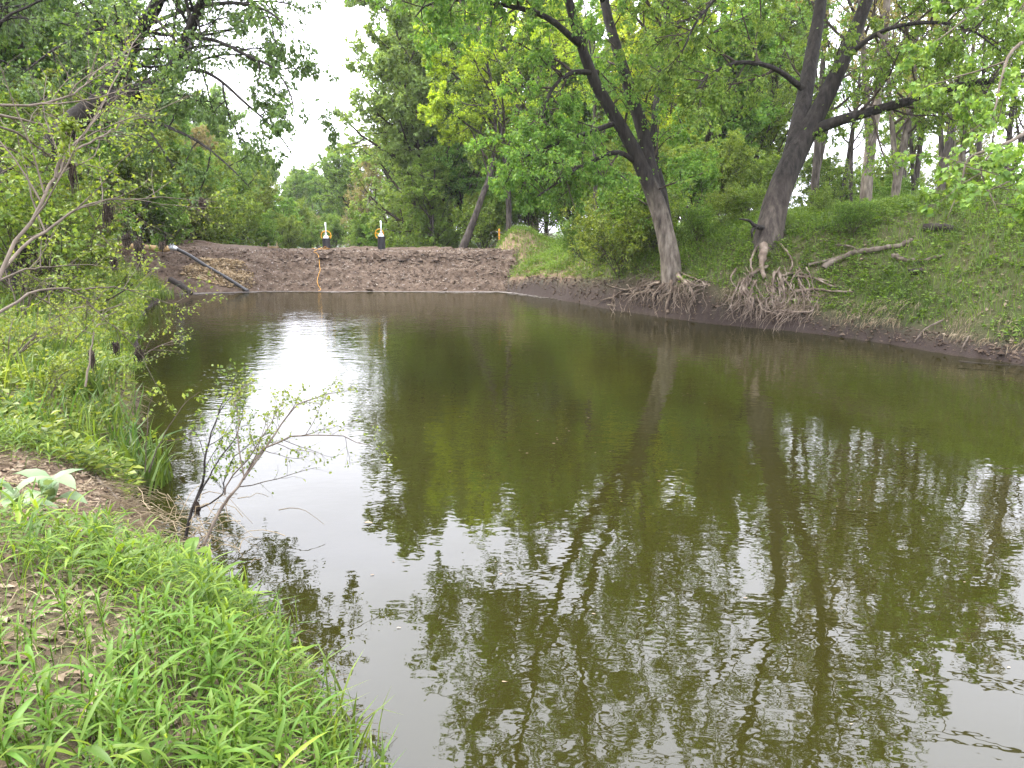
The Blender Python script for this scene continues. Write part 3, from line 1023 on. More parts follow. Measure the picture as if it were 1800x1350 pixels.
tree3 = crown_tree('arching_tree', 'big dark-leaved tree on the grassy bank with drooping branches against the sky', 'tree', st, lvL1, .078, M['leaf_dark'], M['bark_dark'],
                   M['bark_dark'], origin=l1b, extra_limbs=limbs, trunkS=18, hang=.6, stem_leaves=60)

# --- dead-leaning trunk behind the dam
TD = 43.0
b = at(808, 452, TD)
b[2] = .9
crown_tree('leaning_tree', 'slim tree leaning right beside the end of the dam', 'tree',
           [(np.concatenate([[b], ray_poly([(812, 440, TD), (830, 395, TD), (846, 350, TD), (860, 312, TD + .2), (868, 270, TD + .5), (870, 200, TD + 1), (862, 120, TD + 1.5)])]), .27, .07, .55, 1)],
           dict(n1=20, l1=3.2, n2=6, n3=6, q=11, trop=.05), .16, M['leaf_mid'], M['bark'], M['twig'], flare=.2)

# --- the lime-green maple in front of the darker trees
TY = 44.0
b = at(895, 430, TY)
b[2] = hz(b[0], b[1]) - .1
crown_tree('lime_maple', 'bright yellow-green young maple between the dam and the twin-stemmed maple', 'tree',
           [(np.concatenate([[b], ray_poly([(893, 330, TY), (882, 240, TY), (868, 160, TY - .5), (850, 90, TY - 1), (840, 40, TY - 1)])]), .2, .04, .3, 1),
            (ray_poly([(888, 270, TY), (930, 180, TY + .5), (960, 100, TY + 1), (985, 40, TY + 1.5)]), .13, .03, .2, 1)],
           dict(n1=17, l1=3.6, n2=6, n3=6, q=10, trop=-.0, trop3=-.0), .16, M['leaf_lime'], M['bark'], M['twig'],
           extra_limbs=[(ray_poly([(880, 200, TY), (820, 150, TY - .6), (770, 105, TY - 1.2), (740, 75, TY - 1.6)]), .08, .02), (ray_poly([(884, 260, TY), (830, 225, TY - .7), (790, 195, TY - 1.2), (765, 180, TY - 1.5)]), .08, .02)],
           flare=.15, hang=.1)


# --- prototypes for the woods behind
def proto(kind, hgt, rad, spread, mats, lv, leaf, bend=.06, forks=1, low=.2, twig=None, hang=.35, up=1.0):
    """a free-standing tree at the origin (moved into the woods afterwards)"""
    stems = []
    k = 6
    z = np.linspace(0, 1, k)
    for f in range(forks):
        dx, dy = R.normal(size=2) * bend * hgt
        if f == 0:
            P = np.stack([dx * z ** 1.5 + R.normal(size=k) * .012 * hgt * z, dy * z ** 1.5 + R.normal(size=k) * .012 * hgt * z, z * hgt * .92 - .25], 1)
            stems.append((P, rad, rad * .12, low, 1.0))
            P0 = P
        else:
            a = R.uniform(0, 2 * pi)
            t = np.linspace(0, 1, 5)
            s0 = P0[1 if f % 2 else 2]
            P = s0 + np.stack([cos(a) * spread * .45 * t, sin(a) * spread * .45 * t, (hgt * .85 - s0[2]) * t], 1)
            stems.append((P, rad * .6, rad * .1, .15, 1.0))
    return crown_tree(kind, 'prototype', 'tree', stems, lv, leaf, mats[0], mats[1], twig or M['twig'], trunkS=10, hang=hang, origin=(0, 0, 0))


PROTO = {}
big = dict(n1=30, l1=4.6, n2=7, n3=7, q=13, trop=.12, a1=(62, 14), fall1=.75)
PROTO['A0'] = proto('broadleaf_tree', 19, .34, 6, (M['leaf_pale'], M['bark']), dict(big, q=16), .20, low=.10, forks=3)
PROTO['A1'] = proto('broadleaf_tree', 19, .34, 6, (M['leaf_pale'], M['bark']), dict(big, l1=5.0), .20, low=.1, forks=3)
PROTO['B0'] = proto('broadleaf_tree', 17, .30, 6, (M['leaf_mid'], M['bark']), dict(big, l1=4.4), .19, low=.1, forks=2)
PROTO['B1'] = proto('broadleaf_tree', 17, .30, 6, (M['leaf_mid'], M['bark_dark']), dict(big, l1=4.8), .19, low=.14, forks=3)
PROTO['C0'] = proto('slender_tree', 16, .22, 5, (M['leaf_lime'], M['bark']), dict(big, n1=24, l1=3.6, q=10), .17, low=.22, forks=2, hang=.1)
PROTO['C1'] = proto('slender_tree', 16, .22, 5, (M['leaf_shrub'], M['bark']), dict(big, n1=24, l1=3.9, q=10), .17, low=.18, forks=2, hang=.1)
PROTO['E0'] = proto('dense_tree', 16, .34, 6, (M['leaf_dark'], M['bark_dark']), dict(big, l1=4.6, q=14), .18, low=.08, forks=3)
PROTO['E1'] = proto('dense_tree', 16, .34, 6, (M['leaf_hero'], M['bark_dark']), dict(big, l1=4.4, q=14), .18, low=.1, forks=2)
PROTO['F0'] = proto('bare_trunk_tree', 19, .26, 5, (M['leaf_mid'], M['bark']), dict(big, n1=15, l1=3.6, n2=6, n3=6, q=9, trop=.18), .13, low=.32, forks=2, bend=.03)
PROTO['F1'] = proto('bare_trunk_tree', 20, .30, 5, (M['leaf_olive'], M['bark_pale']), dict(big, n1=15, l1=3.8, n2=6, n3=6, q=9, trop=.2), .12, low=.30, forks=2, bend=.04)
PROTO['F2'] = proto('bare_trunk_tree', 17, .20, 4, (M['leaf_mid'], M['bark']), dict(big, n1=12, l1=3.0, n2=6, n3=6, q=9, trop=.2), .13, low=.35, forks=1, bend=.04)
PROTO['H0'] = proto('budding_tree', 14, .24, 5, (M['leaf_olive'], M['bark']), dict(big, n1=26, l1=3.8, q=7), .14, low=.12, forks=3, twig=M['twig_pale'])
small = dict(n1=14, l1=2.2, n2=6, n3=6, q=9, trop=.12, a1=(48, 14), fall1=.6)
PROTO['D0'] = proto('understory_tree', 6.5, .09, 3, (M['leaf_shrub'], M['twig']), small, .12, low=.08, forks=4, hang=.1)
PROTO['D1'] = proto('understory_tree', 6.0, .09, 3, (M['leaf_mid'], M['twig']), small, .12, low=.06, forks=4, hang=.2)
sh = dict(n1=8, l1=1.25, n2=5, n3=4, q=6, trop=.15, a1=(50, 15), fall1=.5)
PROTO['G0'] = proto('bush', 1.9, .03, 1.6, (M['leaf_ground'], M['twig']), sh, .085, low=.02, forks=6, hang=.1)
PROTO['G1'] = proto('bush', 1.6, .03, 1.6, (M['leaf_shrub'], M['twig']), sh, .075, low=.02, forks=6, hang=.1)
PROTO['J0'] = proto('bare_bush', 2.2, .03, 1.8, (M['leaf_olive'], M['twig_pale']), dict(sh, n1=12, l1=1.3, q=1), .05, low=.02, forks=6, twig=M['twig_pale'], hang=.1)
used = set()
PLACED = []


def plant(kind, x, y, s, rz, label, group, sink=.1):
    z = hz(x, y)
    if kind in ('A0', 'B0') and False:
        pass
    pr = PROTO[kind]
    if kind not in used:
        used.add(kind)
        o = pr
        o.location = (x, y, z - sink)
        o.rotation_euler = (0, 0, rz)
        o.scale = (s, s, s)
        o['label'] = label
        o['group'] = group
    else:
        o = dup(pr, (x, y, z - sink), rz, s, label, group)
    PLACED.append(o)
    return o


def wood(rows, group):
    for (kind, u, t, s, label) in rows:
        p = at(u, 420, t)
        plant(kind, p[0], p[1], s, R.uniform(0, 6.28), label, group)


wood([
    ('A1', 770, 66, 1.2, 'tall pale green tree leaning to the strip of white sky'),
    ('A0', 765, 55, 1.2, 'tallest pale green tree beside the strip of white sky'),
    ('B0', 695, 72, .95, 'mid green tree rising behind the hand wheel of the right riser'),
    ('H0', 655, 80, .95, 'olive budding tree between the two risers'),
    ('B1', 617, 98, .9, 'distant mid green tree above the gap between the risers'),
    ('A1', 790, 64, 1.05, 'broad pale green tree behind the slim leaning trunk'),
    ('E1', 820, 54, .75, 'dense dark green tree behind the slim leaning trunk'),
    ('B0', 760, 50, .55, 'low bright tree just left of the slim leaning trunk'),
    ('B1', 940, 56, 1.1, 'mid green tree behind the lime-green maple'),
    ('E0', 1010, 60, 1.0, 'dense dark tree between the lime maple and the twin-stemmed maple'),
    ('F2', 1048, 39, .8, 'bare grey trunk standing left of the twin-stemmed maple'),
    ('C1', 1085, 58, 1.15, 'light green slender tree behind the twin stems'),
    ('C0', 1165, 50, 1.15, 'glowing lime tree just right of the twin stems'),
    ('C0', 1240, 58, 1.25, 'tall lime tree behind the space between the two big maples'),
    ('B0', 1225, 47, .85, 'mid green tree low between the two big maples'),
    ('C1', 1310, 50, 1.1, 'light green slender tree left of the thick dark trunk'),
    ('A0', 1330, 66, 1.1, 'pale green tree far behind the thick dark trunk'),
    ('B1', 1130, 70, 1.2, 'broad tree farthest behind the twin stems'),
], 'trees of the far wood beyond the bank')

wood([
    ('F0', 1425, 40, 1.0, 'bare straight trunk just right of the thick leaning trunk'),
    ('F2', 1472, 47, .95, 'thinnest pale trunk under the long dark limb'),
    ('F1', 1516, 34, 1.0, 'dark crooked trunk standing under the long dark limb'),
    ('F2', 1492, 52, 1.0, 'thin trunk far behind the crooked one'),
    ('F1', 1566, 42, 1.0, 'pale grey trunk on the crest right of the crooked one'),
    ('F0', 1600, 47, .9, 'grey trunk on the crest near the middle of the row'),
    ('F2', 1585, 56, 1.1, 'thin trunk behind the pair of grey trunks'),
    ('F0', 1640, 40, 1.0, 'brown trunk on the crest behind the hanging maple sprays'),
    ('F1', 1672, 50, 1.0, 'pale trunk behind the hanging maple sprays'),
    ('F2', 1712, 41, 1.0, 'slim trunk partly hidden by hanging maple sprays'),
    ('F0', 1760, 46, 1.0, 'last clear trunk of the row on the crest'),
    ('F1', 1835, 38, 1.0, 'trunk at the edge of the row on the crest'),
], 'bare trunks standing along the crest of the bank')

wood([
    ('D1', 1190, 42, .85, 'small understory tree behind the twin-stemmed maple'),
    ('D0', 1255, 40, .8, 'yellow-green understory tree between the big maples'),
    ('D1', 1300, 43, .8, 'mid green understory tree close left of the thick trunk'),
    ('D0', 1090, 44, .9, 'yellow-green understory tree left of the twin-stemmed maple'),
    ('D1', 1000, 46, .75, 'mid green understory tree above the bare soil slope'),
    ('D0', 940, 52, .9, 'yellow-green understory tree above the dry brush'),
    ('D0', 1445, 44, .8, 'yellow-green sapling under the long dark limb'),
    ('D1', 1555, 50, .7, 'mid green sapling among the bare trunks'),
    ('D1', 1215, 36, .6, 'low mid green sapling on the bank between the big maples'),
    ('D0', 1150, 38, .7, 'low yellow-green sapling behind the pale trunk'),
    ('D1', 1060, 42, .75, 'low mid green sapling behind the green bushes'),
    ('D0', 1020, 46, .8, 'low yellow-green sapling behind the grassy crest'),
    ('D0', 1285, 50, .9, 'yellow-green sapling deep between the big maples'),
    ('D1', 1350, 52, .9, 'mid green sapling straight behind the thick trunk'),
    ('D1', 690, 56, .6, 'low mid green tree behind the right riser'),
    ('D0', 745, 66, 1.0, 'yellow-green tree deep behind the slim leaning trunk'),
    ('D1', 1480, 56, .9, 'mid green sapling deep under the long dark limb'),
    ('D0', 1525, 62, 1.0, 'yellow-green sapling deep behind the crooked trunk'),
    ('D1', 1580, 45, .6, 'mid green sapling close behind the grey trunks'),
    ('D0', 1640, 56, .9, 'yellow-green sapling deep behind the brown trunk'),
    ('D1', 1740, 58, .9, 'mid green sapling deep behind the last trunks'),
    ('C1', 1560, 75, 1.0, 'slender light green tree far behind the grey trunks'),
    ('C1', 1680, 80, 1.1, 'slender light green tree far behind the hanging sprays'),
    ('D1', 1610, 60, .7, 'mid green sapling deep behind the grey trunks'),
    ('E1', 700, 95, .7, 'dark tree deep behind the right riser'),
    ('E0', 790, 90, .7, 'dark tree deep behind the slim leaning trunk'),
    ('B0', 870, 90, .8, 'mid green tree deep behind the dry brush'),
    ('E1', 960, 85, .8, 'dark tree deep behind the grassy crest'),
    ('B1', 1060, 90, .9, 'mid green tree deep behind the green bushes'),
    ('A1', 1200, 95, 1.0, 'pale tree deep between the big maples'),
    ('B0', 1290, 90, .9, 'mid green tree deep left of the thick trunk'),
    ('D0', 1100, 62, 1.0, 'yellow-green small tree deep behind the pale trunk'),
    ('D1', 1240, 66, 1.1, 'mid green small tree deep between the big maples'),
    ('D0', 820, 66, 1.0, 'yellow-green small tree deep behind the slim leaning trunk'),
    ('D1', 960, 64, 1.0, 'mid green small tree deep behind the dry brush'),
    ('G0', 735, 50, 1.6, 'green bush between the right riser and the slim leaning trunk'),
    ('G0', 845, 48, 1.5, 'green bush behind the orange stake'),
    ('G1', 790, 56, 1.9, 'yellow-green bush behind the slim leaning trunk'),
    ('D0', 1690, 52, .8, 'yellow-green sapling far along the crest'),
    ('D0', 720, 60, .8, 'small yellow-green tree right of the right riser'),
    ('D1', 640, 70, .9, 'small mid green tree between the two risers'),
    ('D1', 780, 52, .55, 'small mid green tree left of the slim leaning trunk'),
    ('D0', 850, 50, .6, 'low yellow-green tree right of the slim leaning trunk'),
    ('D1', 882, 48, .7, 'low mid green tree close behind the orange stake'),
    ('D1', 930, 48, .85, 'low mid green tree close behind the heap of dry brush'),
    ('E1', 890, 62, .6, 'dark low tree behind the orange stake'),
    ('D1', 672, 60, .75, 'low mid green tree straight behind the right riser'),
    ('D1', 905, 50, .7, 'low mid green tree behind the dry brush'),
], 'small trees under the wood on the far bank')

wood([
    ('A1', 548, 130, .78, 'pale far tree in the middle of the gap above the dam'),
    ('B1', 580, 115, .8, 'mid green far tree above the left riser'),
    ('B0', 510, 112, .78, 'mid green far tree left of the left riser'),
    ('A0', 465, 118, .85, 'pale far tree left of the sky strip'),
    ('D0', 520, 88, 1.1, 'yellow-green small tree on the far side left of the left riser'),
    ('H0', 545, 100, .45, 'olive budding small tree just left of the left riser'),
    ('D1', 480, 76, 1.15, 'mid green small tree beyond the timber frame'),
    ('D0', 440, 66, 1.15, 'rounded yellow-green small tree beyond the dam'),
    ('B0', 420, 86, .8, 'mid green tree behind the rounded small tree'),
    ('D1', 400, 58, 1.15, 'mid green small tree above the coupling of the grey hose'),
    ('D0', 360, 52, 1.15, 'yellow-green small tree behind the grey hose'),
    ('H0', 350, 68, .75, 'olive budding tree behind the hose coupling'),
    ('D1', 320, 45, 1.1, 'mid green small tree behind the tan pipe'),
    ('D0', 275, 42, 1.1, 'yellow-green small tree above the tan pipe'),
    ('E1', 290, 62, .72, 'dark tree rising behind the tan pipe'),
    ('J0', 300, 43, 1.6, 'bare tan bush tangled above the tan pipe'),
    ('D0', 225, 43, 1.1, 'yellow-green small tree left of the tan pipe'),
    ('D1', 180, 41, 1.0, 'mid green small tree above the pale stones'),
    ('E0', 215, 46, .9, 'dense dark tree behind the arching tree'),
    ('E1', 120, 40, 1.05, 'dense dark tree left behind the arching tree'),
    ('E0', 25, 34, 1.1, 'dense dark tree at the edge of the wood'),
    ('E1', -70, 30, 1.1, 'dense dark tree outermost along the near bank'),
    ('D1', 110, 27, .95, 'mid green small tree under the arching tree'),
    ('D0', 40, 25, .95, 'yellow-green small tree close to the arching trunk'),
    ('E0', -180, 24, 1.0, 'dense dark tree beyond the edge of the near bank'),
    ('B0', 325, 80, .95, 'mid green tree behind the olive one'),
    ('D0', 560, 92, .9, 'yellow-green small tree behind the left riser'),
    ('D1', 590, 84, .9, 'mid green small tree just right of the left riser'),
    ('D1', 535, 76, .75, 'low mid green tree left of the left riser'),
    ('D0', 500, 68, .8, 'low yellow-green tree behind the timber barrier'),
    ('D1', 462, 62, .8, 'low mid green tree beyond the timber barrier'),
    ('D0', 420, 56, .8, 'low yellow-green tree behind the dam crest'),
    ('D1', 380, 50, .8, 'low mid green tree behind the coupling of the grey hose'),
    ('D0', 335, 44, .8, 'low yellow-green tree just behind the tan pipe'),
    ('D1', 290, 40, .7, 'low mid green tree at the end of the tan pipe'),
    ('D0', 245, 40, .8, 'low yellow-green tree above the middle of the tan pipe'),
    ('D0', 195, 40, 1.1, 'yellow-green small tree behind the pale stones'),
    ('D1', 140, 36, 1.1, 'mid green small tree farther left of the pale stones'),
    ('D0', 70, 32, 1.0, 'yellow-green small tree deep behind the arching trunk'),
    ('B1', 240, 75, .8, 'mid green tree deep behind the tan pipe'),
    ('A1', 375, 95, .95, 'pale far tree beyond the grey hose'),
    ('A0', 300, 105, .8, 'pale far tree beyond the tan pipe'),
    ('B0', 150, 60, 1.0, 'mid green tree deep behind the pale stones'),
    ('A0', 60, 55, 1.0, 'pale green tree deep behind the arching trunk'),
    ('B1', 590, 140, .7, 'mid green tree farthest up the river'),
    ('A1', 515, 150, .75, 'pale tree farthest up the river'),
    ('G1', 35, 16.5, 1.5, 'yellow-green bush before the arching trunk'),
    ('G1', 95, 19, 1.7, 'tall yellow-green bush right of the arching trunk'),
    ('G1', 265, 42, 1.9, 'yellow-green bush behind the middle of the tan pipe'),
    ('G1', 330, 46, 2.0, 'yellow-green bush behind the pipe coupling'),
    ('G0', 390, 49, 1.8, 'green bush behind the dam crest'),
    ('D0', 60, 20, .75, 'yellow-green small tree in front of the arching trunk'),
    ('J0', 225, 40, 1.5, 'bare tan bush under the drooping branches'),
    ('J0', 120, 22, 1.2, 'bare tan bush beside the arching trunk'),
], 'trees and bushes on the near side of the river')

wood([
    ('G1', 1088, 28.4, 1.15, 'brightest bush on the lip of the grassy bank'),
    ('G1', 1140, 29.6, 1.2, 'tall yellow-green bush close behind the pale trunk foot'),
    ('G0', 1105, 29.5, 1.25, 'rounded bright green bush left of the pale trunk foot'),
    ('G1', 1055, 31.0, 1.2, 'yellow-green bush on the crest left of the pale trunk'),
    ('G0', 1015, 33.5, .75, 'green bush halfway along the grassy bank'),
    ('G0', 1150, 27.8, .8, 'green bush touching the pale trunk foot'),
    ('G0', 1225, 26.6, .62, 'low green bush right of the pale trunk foot'),
    ('G1', 1270, 27.4, .65, 'low yellow-green bush between the two big trunks'),
    ('G0', 1310, 27.0, .55, 'small green bush beside the thick trunk foot'),
    ('G0', 1500, 23.0, .5, 'small green bush below the fallen branch'),
    ('G1', 1440, 25.8, .45, 'small yellow-green bush right of the thick trunk foot'),
    ('G1', 1700, 24.0, .6, 'yellow-green bush on the slope under the hanging sprays'),
], 'low bushes on the far bank')
for k, pr in PROTO.items():
    if k not in used:
        for ch in list(pr.children):
            bpy.data.objects.remove(ch)
        bpy.data.objects.remove(pr)

# --- maple standing on the far bank outside the view, its sprays hanging into it
T4 = 12.5
mb = np.array([15.6, 12.0, 0])
mb[2] = hz(mb[0], mb[1]) - .1
st = [(np.concatenate([[mb], [mb + [-.1, .2, 2.5]], [mb + [-.5, .5, 5.5]], [mb + [-1.2, .8, 9]], [mb + [-2.2, 1, 13]], [mb + [-3, 1, 16]]]), .3, .05, .55, 1)]
limbs = [
    ([mb + [-.3, .3, 4.2], at(1900, 150, 13.5), at(1800, 235, T4), at(1740, 262, T4 - .3), at(1702, 280, T4 - .4), at(1690, 320, T4 - .4), at(1665, 385, T4 - .5)], .05, .006),
    ([at(1745, 262, T4 - .3), at(1725, 300, T4 - .5), at(1740, 340, T4 - .6), at(1755, 375, T4 - .7)], .018, .005),
    ([mb + [-.2, .3, 3.4], at(1880, 270, 12.8), at(1800, 305, T4 - .2), at(1750, 330, T4 - .3), at(1700, 345, T4 - .4)], .035, .006),
    ([mb + [-.4, .4, 5.2], at(1900, 40, 13.5), at(1790, 80, T4 + .3), at(1760, 140, T4), at(1745, 200, T4 - .2), at(1700, 235, T4 - .3)], .05, .006),
    ([mb + [-.5, .4, 6.2], at(1880, -90, 13), at(1780, -40, 12), at(1700, 30, 11.6), at(1650, 70, 11.4)], .05, .006),
    ([mb + [-1, .6, 8.5], at(1760, -200, 12), at(1600, -260, 11), at(1450, -280, 10.5), at(1320, -250, 10)], .07, .008),
    ([mb + [-1.2, .8, 9.2], at(1820, -320, 11.5), at(1640, -420, 10.5), at(1480, -460, 10), at(1350, -430, 9.6)], .07, .008),
]
crown_tree('overhanging_maple', 'maple with sharp lobed leaves hanging from pale thin branches into view', 'tree', st,
           dict(n1=14, l1=2.4, n2=4, n3=4, q=5, q2=1, nl=5, trop3=-.25, trop2=-.1, f2=.4, f3=.5, rf=.012), .088, M['leaf_hero'], M['twig_pale'], M['twig_pale'],
           tpl=T_MAPLE, extra_limbs=limbs, origin=mb, hang=.7, spread=.6, flare=.3)

# ------------------------------------------------------------------ roots on the far bank
def bank_root(tree, origin, px, r0, r1, off=.06, tdep=None):
    """a root running over the ground along photo pixels"""
    pts = []
    for (u, v) in px:
        p = hit(u, v, 10, 40)
        d = norm(np.array([0, 0, CAM_H]) - p)
        pts.append(p + d * off + np.array([0, 0, off * .5]))
    n = max(8, 4 * len(pts))
    P = catmull(pts, n)
    P = P + R.normal(size=P.shape) * .012
    V, fc = bark_tube(P, np.linspace(r0, r1, n) * R.uniform(.85, 1.15, n), 7, .12, 0, seed=int(R.integers(99)))
    return mk('root', V, fc, M['root'], tree, origin, True)


big_roots = [
    ([(1334, 432), (1324, 450), (1319, 468), (1324, 488)], .045, .03),
    ([(1372, 432), (1384, 447), (1392, 464), (1388, 480)], .04, .03),

    ([(1345, 428), (1341, 450), (1338, 472), (1345, 492)], .16, .06),
    ([(1350, 470), (1330, 480), (1315, 490), (1312, 510), (1322, 525)], .06, .03),
    ([(1362, 480), (1358, 505), (1356, 530), (1362, 545)], .045, .02),
    ([(1368, 480), (1376, 505), (1380, 530), (1372, 548)], .045, .02),
    ([(1375, 488), (1400, 482), (1425, 490), (1470, 508)], .05, .02),
    ([(1395, 488), (1430, 492), (1460, 500), (1482, 512)], .035, .012),
    ([(1400, 515), (1430, 512), (1460, 515), (1500, 516)], .05, .02),
    ([(1360, 540), (1390, 530), (1420, 522), (1450, 525)], .03, .012),
    ([(1365, 548), (1400, 552), (1430, 548), (1415, 540)], .04, .015),
    ([(1320, 485), (1300, 500), (1290, 520), (1270, 540)], .03, .01),
    ([(1330, 495), (1318, 520), (1316, 545), (1320, 560)], .03, .01),
    ([(1305, 495), (1308, 515), (1322, 530), (1318, 555)], .06, .03),
    ([(1372, 550), (1366, 562), (1368, 575)], .03, .012),
    ([(1338, 548), (1355, 552), (1375, 556), (1410, 550)], .035, .012),
]
for px, a, b_ in big_roots:
    bank_root(maple2, t2base, px, a, b_, .10)
for k in range(52):
    u0 = R.uniform(1290, 1420)
    v0 = R.uniform(470, 522)
    sgn = R.uniform(-1, 1)
    px = [(u0, v0), (u0 + sgn * 14 + R.normal(0, 4), v0 + 17), (u0 + sgn * 24 + R.normal(0, 6), v0 + 36), (u0 + sgn * 30 + R.normal(0, 8), min(572, v0 + 55))]
    bank_root(maple2, t2base, px, R.uniform(.012, .028), .005, R.uniform(.06, .2))
t1roots = [
    ([(1188, 485), (1200, 495), (1215, 512), (1222, 535)], .09, .03),
    ([(1176, 490), (1165, 505), (1150, 520), (1148, 540)], .09, .03),
    ([(1180, 495), (1180, 515), (1172, 535), (1170, 552)], .07, .02),
    ([(1160, 500), (1130, 505), (1100, 512), (1072, 505)], .05, .02),
    ([(1150, 512), (1110, 520), (1085, 520), (1075, 530)], .04, .015),
    ([(1190, 480), (1215, 490), (1240, 505), (1222, 515)], .04, .015),
    ([(1200, 492), (1225, 505), (1248, 502)], .035, .012),
    ([(1095, 515), (1078, 525), (1060, 530), (1050, 538)], .035, .012),
]
for px, a, b_ in t1roots:
    bank_root(maple1, t1base, px, a, b_, .09)
for k in range(26):
    u0 = R.uniform(1075, 1240)
    v0 = R.uniform(500, 528)
    sgn = R.uniform(-1, 1)
    px = [(u0, v0), (u0 + sgn * 8, v0 + 12), (u0 + sgn * 14 + R.normal(0, 3), v0 + 24), (u0 + sgn * 16 + R.normal(0, 4), v0 + 38)]
    bank_root(maple1, t1base, px, R.uniform(.010, .024), .005, R.uniform(.05, .16))


def scatter(n, x0, x1, y0, y1, side, s0, s1, dens=None):
    x, y = R.uniform(x0, x1, n), R.uniform(y0, y1, n)
    s = sdist(x, y, LEFT if side == 'L' else RIGHT, side)
    m = (s > s0) & (s < s1)
    # only what the lens can see or nearly so
    m &= (np.abs(x) < .78 * np.maximum(y, .1) + 2.5)
    x, y, s = x[m], y[m], s[m]
    if dens is not None:
        k = R.random(len(x)) < dens(x, y, s)
        x, y, s = x[k], y[k], s[k]
    return np.stack([x, y, height(x, y)], 1), s


# fine hanging roots at the lip of the undercut bank
def root_fringe(tree, origin, x0, x1, y0, y1, n):
    P, s = scatter(n * 60, x0, x1, y0, y1, 'R', .22, .75)
    P = P[:n]
    m = len(P)
    o = norm(np.array([-.8, -.6, 0]))
    side = R.normal(size=(m, 3)) * [1, 1, .2]
    L = R.uniform(.15, .75, (m, 1))
    pts = [P + [0, 0, .02]]
    for k in range(1, 6):
        f = k / 5
        pts.append(P + (o * (.16 + .5 * f) + side * .55 * f + np.array([0, 0, -1.0]) * (f ** 1.4)) * L + [0, 0, .06] + R.normal(size=(m, 3)) * .02)
    V, Q = tubes(np.stack(pts, 1), np.tile(np.linspace(.009, .003, 6), (m, 1)) * R.uniform(.4, 2.0, (m, 1)), 4)
    tag(mk('root_fringe', V, [Q], M['root'], tree, origin, True), 'fringe of fine hanging roots', kind='stuff')


def ground_branch(name, label, cat, px, r0, r1, mat, off=.08, sides=(), group=None):
    pts = np.array([hit(u, v, 5, 45) for u, v in px]) + [0, 0, off]
    n = 5 * len(px)
    P = catmull(pts, n) + R.normal(size=(n, 3)) * r0 * .18
    root = thing(name, label, cat, pts[0], group)
    V, fc = bark_tube(P, np.linspace(r0, r1, n), 9, .12, 0, seed=int(R.integers(99)))
    mk('stem', V, fc, mat, root, pts[0], True)
    for spx in sides:
        pp = np.array([hit(u, v, 5, 45) for u, v in spx]) + [0, 0, off * 1.3]
        P = catmull(pp, 8)
        V, fc = bark_tube(P, np.linspace(r0 * .5, r0 * .15, 8), 6, .12)
        mk('side_branch', V, fc, mat, root, pts[0], True)
    return root


ground_branch('fallen_branch', 'long pale fallen branch lying up the slope right of the roots', 'branch',
              [(1448, 478), (1475, 462), (1505, 450), (1545, 446), (1580, 438), (1604, 430)], .10, .05, M['deadwood'], .12, [[(1510, 450), (1490, 442), (1468, 440)], [(1420, 475), (1450, 468), (1490, 455)]])
ground_branch('fallen_branch', 'short grey fallen branch below the hanging maple sprays', 'branch', [(1570, 455), (1590, 462), (1620, 463), (1660, 455)], .08, .04, M['deadwood'], .08)
ground_branch('fallen_log', 'dark rotten log on the slope under the hanging maple sprays', 'log', [(1625, 405), (1650, 406), (1678, 408)], .12, .09, M['log_dark'], .08)
ground_branch('fallen_log', 'small dark log lying lowest on the grassy slope', 'log', [(1600, 484), (1620, 481)], .11, .08, M['log_dark'], .06)
ground_branch('fallen_branch', 'thin dead branch hanging over the mud edge beside the water', 'branch', [(1660, 570), (1625, 588), (1612, 602), (1606, 612)], .025, .01, M['deadwood'], .12)
ground_branch('fallen_branch', 'thin stick slanting down the dark mud to the water', 'branch', [(1702, 598), (1694, 612), (1688, 626)], .02, .01, M['deadwood'], .08)
ground_branch('fallen_branch', 'straight grey stick lying on bare brown soil near the camera', 'branch', [(163, 818), (172, 848), (195, 868), (222, 905)], .016, .010, M['twig_pale'], .03)
ground_branch('fallen_branch', 'thin pale stick under the foreground leaves', 'branch', [(146, 915), (146, 960), (148, 985)], .008, .005, M['twig_pale'], .04)

root_fringe(maple1, t1base, 3.6, 7.0, 24.6, 27.6, 230)
root_fringe(maple2, t2base, 6.6, 8.9, 21.8, 23.8, 190)

# dry brush on the bare slope at the end of the dam
bx = at(930, 415, 42)
bx[2] = hz(bx[0], bx[1]) + .1
bp_ = thing('brush_pile', 'heap of dry tan brush on the bare soil above the dam', 'brush', bx)
st_ = []
for k in range(130):
    p = bx + np.array([R.uniform(-1.3, 2.0), R.uniform(-.5, 1.2), R.uniform(-.1, .5)])
    d = norm(np.array([R.normal(-.2, 1), R.normal(0, .6), R.uniform(-.1, .8)]))
    L = R.uniform(.6, 1.9)
    t = np.linspace(0, 1, 5)[:, None]
    st_.append(p + d * L * t + np.array([0, 0, -.5]) * t ** 2 * L * .5 + R.normal(size=(5, 3)) * .04)
V, Q = tubes(np.array(st_), np.tile(np.linspace(.02, .006, 5), (130, 1)), 4)
mk('twigs', V, [Q], M['twig_pale'], bp_, bx, True)

# ------------------------------------------------------------------ things on the dam
def lathe(prof, S=24):
    k = len(prof)
    a = np.arange(S) * 2 * pi / S
    V = np.array([[r * cos(t), r * sin(t), z] for r, z in prof for t in a])
    s = np.arange(S)
    Q = np.concatenate([np.stack([i * S + s, i * S + (s + 1) % S, (i + 1) * S + (s + 1) % S, (i + 1) * S + s], 1) for i in range(k - 1)])
    return V, [Q]


